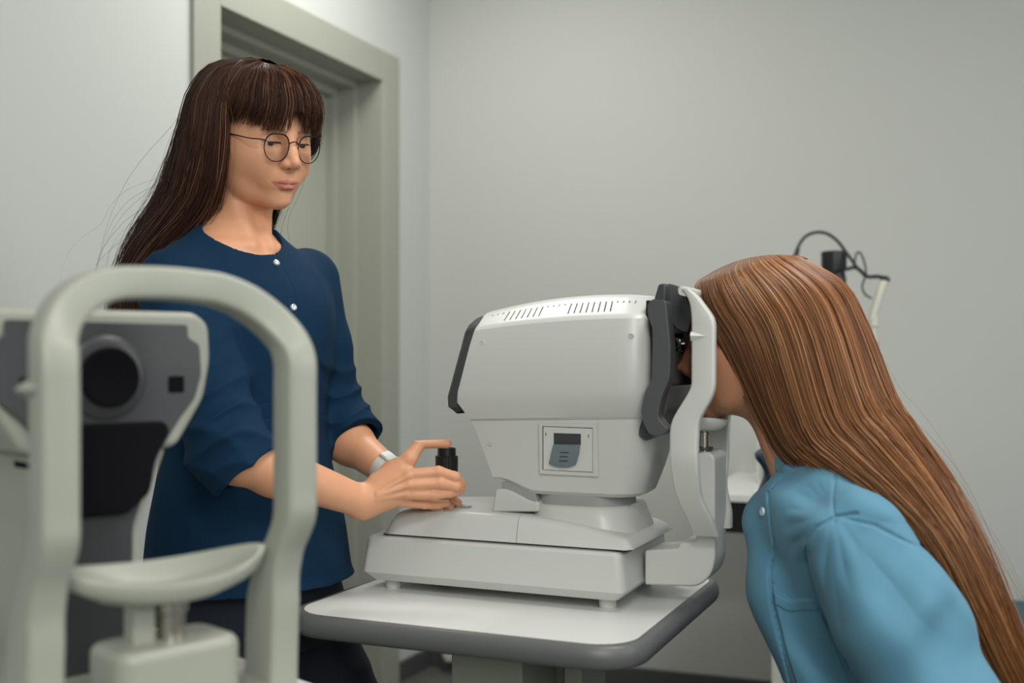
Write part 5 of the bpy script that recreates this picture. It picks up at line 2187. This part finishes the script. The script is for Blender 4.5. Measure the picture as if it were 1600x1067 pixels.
# stool under the patient
st = tag(empty('stool', (float(hip[0]), float(hip[1]), 0)), 'round stool under the seated person at the refractor', 'stool')
lathe('seat', [(0.17, 0.40), (0.185, 0.41), (0.185, 0.435), (0.17, 0.445), (0.0001, 0.445)], M['navycush'], st, 40)
lathe('gas_lift', [(0.03, 0.06), (0.03, 0.30), (0.02, 0.30), (0.02, 0.40)], M['chrome'], st, 24)
lathe('base', [(0.22, 0.0), (0.22, 0.012), (0.05, 0.05), (0.03, 0.06)], M['grey'], st, 40)

# ------------------------------------------------------------------ second instrument, close to the camera and out of focus
FA = radians(45)
fa = Vector((sin(FA), -cos(FA), 0))
fb = Vector((cos(FA), sin(FA), 0))
FO = Vector((-0.387, 0.92, 0.75))
ft = tag(empty('instrument_table', (FO.x, FO.y, 0), radians(-45)), 'lower table under the blurred near instrument, mostly out of frame', 'table')
prism('tabletop', rrect(-0.50, 0.10, -0.12, 0.36, 0.05), 0.715, 0.748, M['tabletop'], ft, 0.006, 'uv')
prism('lifting_column', rrect(-0.30, -0.18, 0.07, 0.17, 0.006), 0.03, 0.715, M['fwhite'], ft, 0.002, 'uv')
prism('foot', rrect(-0.42, 0.02, 0.05, 0.19, 0.03), 0.0, 0.04, M['grey'], ft, 0.006, 'uv')

fi = tag(empty('eye_instrument', tuple(FO), radians(-45)), 'blurred off-white chin rest instrument with dark face close to the camera', 'eye instrument')
ZB = 0.0                                             # local z is height above 0.75
fz = lambda z: z - 0.75
# head frame: one swept band, post - arch - post
pth = [(0.0, 0.76, -0.045), (0.0, 0.88, -0.040), (0.0, 0.925, -0.026), (0.0, 0.965, -0.002), (0.0, 1.00, 0.0), (0.0, 1.09, 0.0), (0.0, 1.125, -0.001), (0.004, 1.146, -0.010), (0.018, 1.167, -0.024), (0.040, 1.184, -0.034), (0.066, 1.1935, -0.040),
       (0.09, 1.196, -0.042), (0.12, 1.197, -0.042)]
full = pth + [(0.24 - v, z, u) for v, z, u in reversed(pth[:-1])]
P = spline([Vector((u, v, fz(z))) for v, z, u in full], 6)
rings = []
n = len(P)
for i, p in enumerate(P):
    t = (P[min(n - 1, i + 1)] - P[max(0, i - 1)])
    t = Vector((0, t.y, t.z)).normalized()
    nrm = Vector((0, t.z, -t.y))
    k = abs(t.z)
    du = 0.017 + 0.002 * (1 - k)
    dn = 0.0165 * k + 0.0150 * (1 - k)
    if abs(p.z - fz(0.76)) < 0.2 and p.z < fz(0.93):
        du += 0.010 * min(1, (fz(0.93) - p.z) / 0.05)
    sec = rrect(-du, du, -dn, dn, 0.005, 3)
    rings.append([tuple(p + Vector((1, 0, 0)) * a + nrm * b) for a, b in sec])
hfp = loft('head_frame', rings, M['fwhite'], fi, angle=50)
for v0, sgn in ((-0.0165, -1), (0.2565, 1)):
    zc_ = fz(1.099)
    V = [(0.017 - 0.034, v0, zc_ + 0.008), (0.017 - 0.034, v0, zc_ - 0.008), (0.012, v0, zc_), (-0.018, v0 + sgn * 0.010, zc_)]
    finish('eye_level_mark', mesh('m', V, [(0, 1, 2), (0, 1, 3), (1, 2, 3), (0, 3, 2)]), M['fwhite'], hfp)
# measuring head
vc, hw = 0.12, 0.122
fu = -0.170
out = [(vc - hw + 0.012, 1.176), (vc + hw - 0.016, 1.178), (vc + hw, 1.165), (vc + hw + 0.002, 1.125), (vc + hw - 0.006, 1.083), (vc + hw - 0.040, 1.030), (vc - hw + 0.040, 1.030), (vc - hw + 0.006, 1.083), (vc - hw - 0.002, 1.125), (vc - hw, 1.165)]
prism('measuring_head', [(v, fz(z)) for v, z in fillet(out, 0.010, 4)], fu - 0.22, fu, M['fwhite'], fi, 0.008, 'vz')
inn = [(vc - hw + 0.022, 1.164), (vc + hw - 0.030, 1.164), (vc + hw - 0.030, 1.150), (vc + hw - 0.016, 1.142), (vc + hw - 0.014, 1.110), (vc + hw - 0.022, 1.083), (vc + hw - 0.040, 1.062), (vc + hw - 0.062, 1.028),
       (vc - hw + 0.062, 1.028), (vc - hw + 0.040, 1.062), (vc - hw + 0.016, 1.083), (vc - hw + 0.014, 1.142), (vc - hw + 0.022, 1.150)]
fp = prism('face_panel', [(v, fz(z)) for v, z in fillet(inn, 0.004, 3)], fu - 0.004, fu + 0.006, M['dark'], fi, 0.003, 'vz')
lzc = fz(1.107)
lathe('lens_ring', [(0.044, 0.0), (0.043, 0.004), (0.036, 0.008), (0.030, 0.008)], M['dark'], fi, 48, (fu + 0.005, vc, lzc), (1, 0, 0))
lathe('lens', [(0.031, -0.01), (0.031, 0.0035), (0.028, 0.0045), (0.022, 0.0025), (0.0001, 0.0015)], M['matteblack'], fi, 48, (fu + 0.0135, vc, lzc), (1, 0, 0))
for s_ in (-1, 1):
    o_ = prism('sensor_window', [(vc + s_ * 0.078 + a, lzc - 0.008 + b) for a, b in rrect(-0.009, 0.009, -0.009, 0.009, 0.002, 3)], fu + 0.004, fu + 0.0075, M['matteblack'], fp, 0.001, 'vz')
# dark undercut and neck
uc = [(vc - 0.058, 1.060), (vc + 0.062, 1.060), (vc + 0.068, 1.050), (vc + 0.052, 1.020), (vc + 0.045, 0.985), (vc + 0.020, 0.965), (vc - 0.05, 0.965), (vc - 0.07, 1.02)]
prism('undercut', [(v, fz(z)) for v, z in fillet(uc, 0.006, 3)], fu - 0.06, fu + 0.014, M['matteblack'], fi, 0.004, 'vz')
prism('neck', [(v, fz(z)) for v, z in fillet([(vc - 0.065, 1.03), (vc + 0.060, 1.03), (vc + 0.030, 0.95), (vc + 0.028, 0.78), (vc - 0.045, 0.78), (vc - 0.05, 0.95)], 0.006, 3)], fu - 0.05, fu + 0.004, M['dark'], fi, 0.004, 'vz')
prism('neck_cover', [(v, fz(z)) for v, z in fillet([(vc - 0.07, 1.03), (vc + 0.075, 1.03), (vc + 0.045, 0.95), (vc + 0.040, 0.78), (vc - 0.055, 0.78), (vc - 0.06, 0.95)], 0.006, 3)], fu - 0.20, fu - 0.012, M['fwhite'], fi, 0.006, 'vz')
prism('instrument_base', rrect(-0.42, -0.075, -0.01, 0.25, 0.02), 0.0, 0.055, M['fwhite'], fi, 0.008, 'uv')
# chin rest: winged saddle on a steel post
NS = 40
rings = []
for dz_, k in ((-0.028, 0.30), (-0.025, 0.62), (-0.013, 0.93), (0.0, 1.0), (0.0022, 0.97), (0.0006, 0.86), (-0.006, 0.5), (-0.009, 0.1)):
    r_ = []
    for j in range(NS):
        a = 2 * pi * j / NS
        y = 0.094 * sin(a) * k
        x = (0.030 + 0.006 * cos(a)) * cos(a) * k * (1 - 0.25 * abs(sin(a)) ** 3)
        lift = 0.013 * (abs(y) / 0.094) ** 2 - 0.006 * cos(a) * (k > .8)
        r_.append((x * 1.15 - 0.030, vc + y * 1.12, fz(0.925) + dz_ + lift))
    rings.append(r_)
loft('chin_rest', rings, M['fwhite'], fi, angle=70)
lathe('chin_rest_post', [(0.013, -0.075), (0.013, -0.04), (0.0155, -0.038), (0.0155, -0.026), (0.012, -0.025), (0.012, -0.014)], M['steel'], fi, 28, (-0.034, vc + 0.004, fz(0.925)))
prism('post_cover', rrect(-0.050, -0.028, vc - 0.036, vc - 0.014, 0.003), fz(0.84), fz(0.908), M['fwhite'], fi, 0.002, 'uv')
prism('chin_rest_bracket', rrect(-0.078, 0.004, vc - 0.062, vc + 0.062, 0.02), fz(0.79), fz(0.862), M['fwhite'], fi, 0.010, 'uv')
prism('cross_bar', rrect(-0.075, -0.018, -0.012, 0.252, 0.01), fz(0.752), fz(0.80), M['fwhite'], fi, 0.006, 'uv')

# ------------------------------------------------------------------ things on and round the desk
R1 = radians(-20.6)


def deskpt(px, d):
    p = W(px, HZ, d)
    return p.x, p.y


# grey upright box and white plate
x_, y_ = deskpt(1192, 3.30)
bx_ = tag(empty('grey_box', (x_, y_, dz), R1), 'upright grey box on the desk behind the neck of the seated person', 'box')
box('case', (-0.020, 0.0, 0.0), (0.16, 0.06, 0.19), M['white2'], bx_, 0.004)
box('front_trim', (-0.008, -0.003, 0.012), (0.15, 0.0, 0.18), M['grey'], bx_, 0.001)
x_, y_ = deskpt(1176, 3.03)
pl_ = box('white_tray', (0, 0, 0), (0.16, 0.12, 0.010), M['tabletop'], None, 0.003)
pl_.location = (x_, y_, dz + 0.0002)
pl_.rotation_euler = (0, 0, R1)
tag(pl_, 'small flat white tray lying on the desk in front of the grey box', 'tray')

# examination lamp on a jointed cream arm
LD = 3.05
lx, ly = deskpt(1368, LD)
la = tag(empty('examination_lamp', (lx, ly, dz)), 'black lamp head on a cream jointed arm with black cables by the far wall', 'lamp')


def LPt(px, py, d=LD):
    return W(px, py, d) - Vector((lx, ly, dz))


lathe('base', [(0.09, 0.0), (0.09, 0.012), (0.03, 0.03), (0.012, 0.04)], M['cream'], la, 36)
tube('pole', [(0, 0, 0.03), LPt(1368, 600), LPt(1366, 548), LPt(1364, 503)], [0.010, 0.010, 0.0095, 0.0095], M['cream'], la, 16)
jn = lathe('joint', [(0.013, -0.014), (0.015, -0.012), (0.015, 0.012), (0.013, 0.014)], M['cream'], la, 24, tuple(LPt(1365, 503)))
box('scale_label', tuple(LPt(1366, 560) + Vector((-0.003, -0.0125, 0))), tuple(LPt(1371, 534) + Vector((0.0, -0.0085, 0))), M['grey'], la, 0.0005)
tube('arm', spline([LPt(1362, 501), LPt(1365, 490), LPt(1376, 455), LPt(1383, 437)], 5), 0.0125, M['cream'], la, 16)
lathe('arm_cap', [(0.0135, -0.004), (0.0135, 0.004), (0.008, 0.010)], M['black'], la, 20, tuple(LPt(1383, 437)), (0.25, 0, 1))
hdl = tube('lamp_head', [LPt(1303, 393), LPt(1303, 394.5), LPt(1303, 423), LPt(1303, 426), LPt(1305, 428), LPt(1307, 443), LPt(1308, 458), LPt(1308, 462)],
           [0.033, 0.0355, 0.0345, 0.033, 0.0275, 0.0270, 0.0240, 0.020], M['black'], la, 32)
tube('grip_ring', [LPt(1306, 436), LPt(1307, 441)], 0.0285, M['dark'], hdl, 32)
tube('bracket', spline([LPt(1322, 421), LPt(1333, 418), LPt(1341, 420), LPt(1355, 432), LPt(1372, 432), LPt(1384, 436)], 5), 0.0055, M['black'], la, 10)
tube('cable', spline([LPt(1243, 403), LPt(1247, 386), LPt(1258, 370), LPt(1275, 363), LPt(1292, 365), LPt(1308, 376), LPt(1322, 394), LPt(1334, 411), LPt(1340, 420)], 6), 0.0045, M['cable'], la, 8)
tube('cable_plug', [LPt(1242, 430), LPt(1242, 404), LPt(1247, 388)], [0.008, 0.008, 0.006], M['cable'], la, 10)
tube('cable', spline([LPt(1335, 412), LPt(1338, 397), LPt(1344, 395), LPt(1350, 408), LPt(1353, 425), LPt(1350, 438), LPt(1347, 448), LPt(1352, 460), LPt(1362, 466)], 6), 0.0028, M['cable'], la, 8)
tube('cable', spline([LPt(1384, 437), LPt(1378, 458), LPt(1372, 478), LPt(1361, 520), LPt(1361, 560)], 6), 0.0028, M['cable'], la, 8)

# chair with navy cushion behind the patient
chx, chy = W(1280, 570, 2.35).x, 2.35
ch = tag(empty('examination_chair', (chx, chy, 0), radians(-8)), 'navy padded chair behind the shoulder of the seated person', 'chair')
cb = [(-0.125, 0.58), (0.125, 0.58), (0.135, 0.70), (0.130, 0.84), (0.115, 0.885), (0.145, 0.915), (0.135, 0.955), (-0.085, 0.955), (-0.142, 0.925), (-0.110, 0.885), (-0.130, 0.84), (-0.135, 0.70)]
prism('backrest', fillet([(a, b) for a, b in cb], 0.02, 5), -0.03, 0.04, M['navycush'], ch, 0.018)
prism('seat', rrect(-0.03, 0.38, -0.30, 0.05, 0.05), 0.47, 0.55, M['navycush'], ch, 0.02, 'uv')
tube('back_stem', [(0.02, 0.05, 0.45), (0.02, 0.06, 0.62)], 0.018, M['chrome'], ch, 16)
lathe('pedestal', [(0.17, 0.0), (0.17, 0.02), (0.04, 0.05), (0.035, 0.47)], M['chrome'], ch, 32, (0.14, -0.1, 0))

# teal couch along the far wall at the right edge
s1_ = wallpt(1560)
pc = c0 + BDIR * s1_ + NB * 0.02
co = tag(empty('couch', (pc.x, pc.y, 0), R1), 'teal upholstered couch along the far wall at the right edge', 'couch')
prism('mattress', rrect(0, 1.5, -0.60, 0.0, 0.03), 0.29, 0.400, M['teal'], co, 0.015, 'uv')
prism('frame', rrect(0.03, 1.47, -0.57, -0.03, 0.01), 0.24, 0.2895, M['dark'], co, 0.004, 'uv')
for x, y in ((0.08, -0.52), (0.08, -0.08), (1.42, -0.52), (1.42, -0.08)):
    tube('leg', [(x, y, 0), (x, y, 0.242)], 0.018, M['chrome'], co, 12)

# socket with a plug near the corner, power strip on the floor
sp_ = c0 + BDIR * 0.10 + NB * 0.016
so = tag(empty('wall_socket', (sp_.x, sp_.y, 0.035), R1), 'small white floor level socket with black cable under the table', 'socket')
lathe('plug', [(0.026, 0.0), (0.026, 0.03), (0.018, 0.04)], M['cream'], so, 24, (0, 0, 0.02), (0, -1, 0))
tube('cable', spline([(-0.018, -0.045, 0.015), (-0.008, -0.055, -0.012), (0.02, -0.055, -0.018), (0.05, -0.05, 0.0), (0.065, -0.04, 0.05), (0.07, -0.03, 0.12)], 6), 0.007, M['cable'], so, 10)
s2_ = wallpt(1170)
pp = c0 + BDIR * s2_ + NB * 0.10
ps = tag(empty('power_strip', (pp.x, pp.y, 0), R1), 'dark blue grey power strip on the floor by the desk panel', 'power strip')
box('housing', (-0.08, -0.03, 0), (0.16, 0.03, 0.04), M['base'], ps, 0.006)
box('socket_plate', (-0.07, -0.02, 0.0395), (0.15, 0.02, 0.042), M['grey'], ps, 0.001)
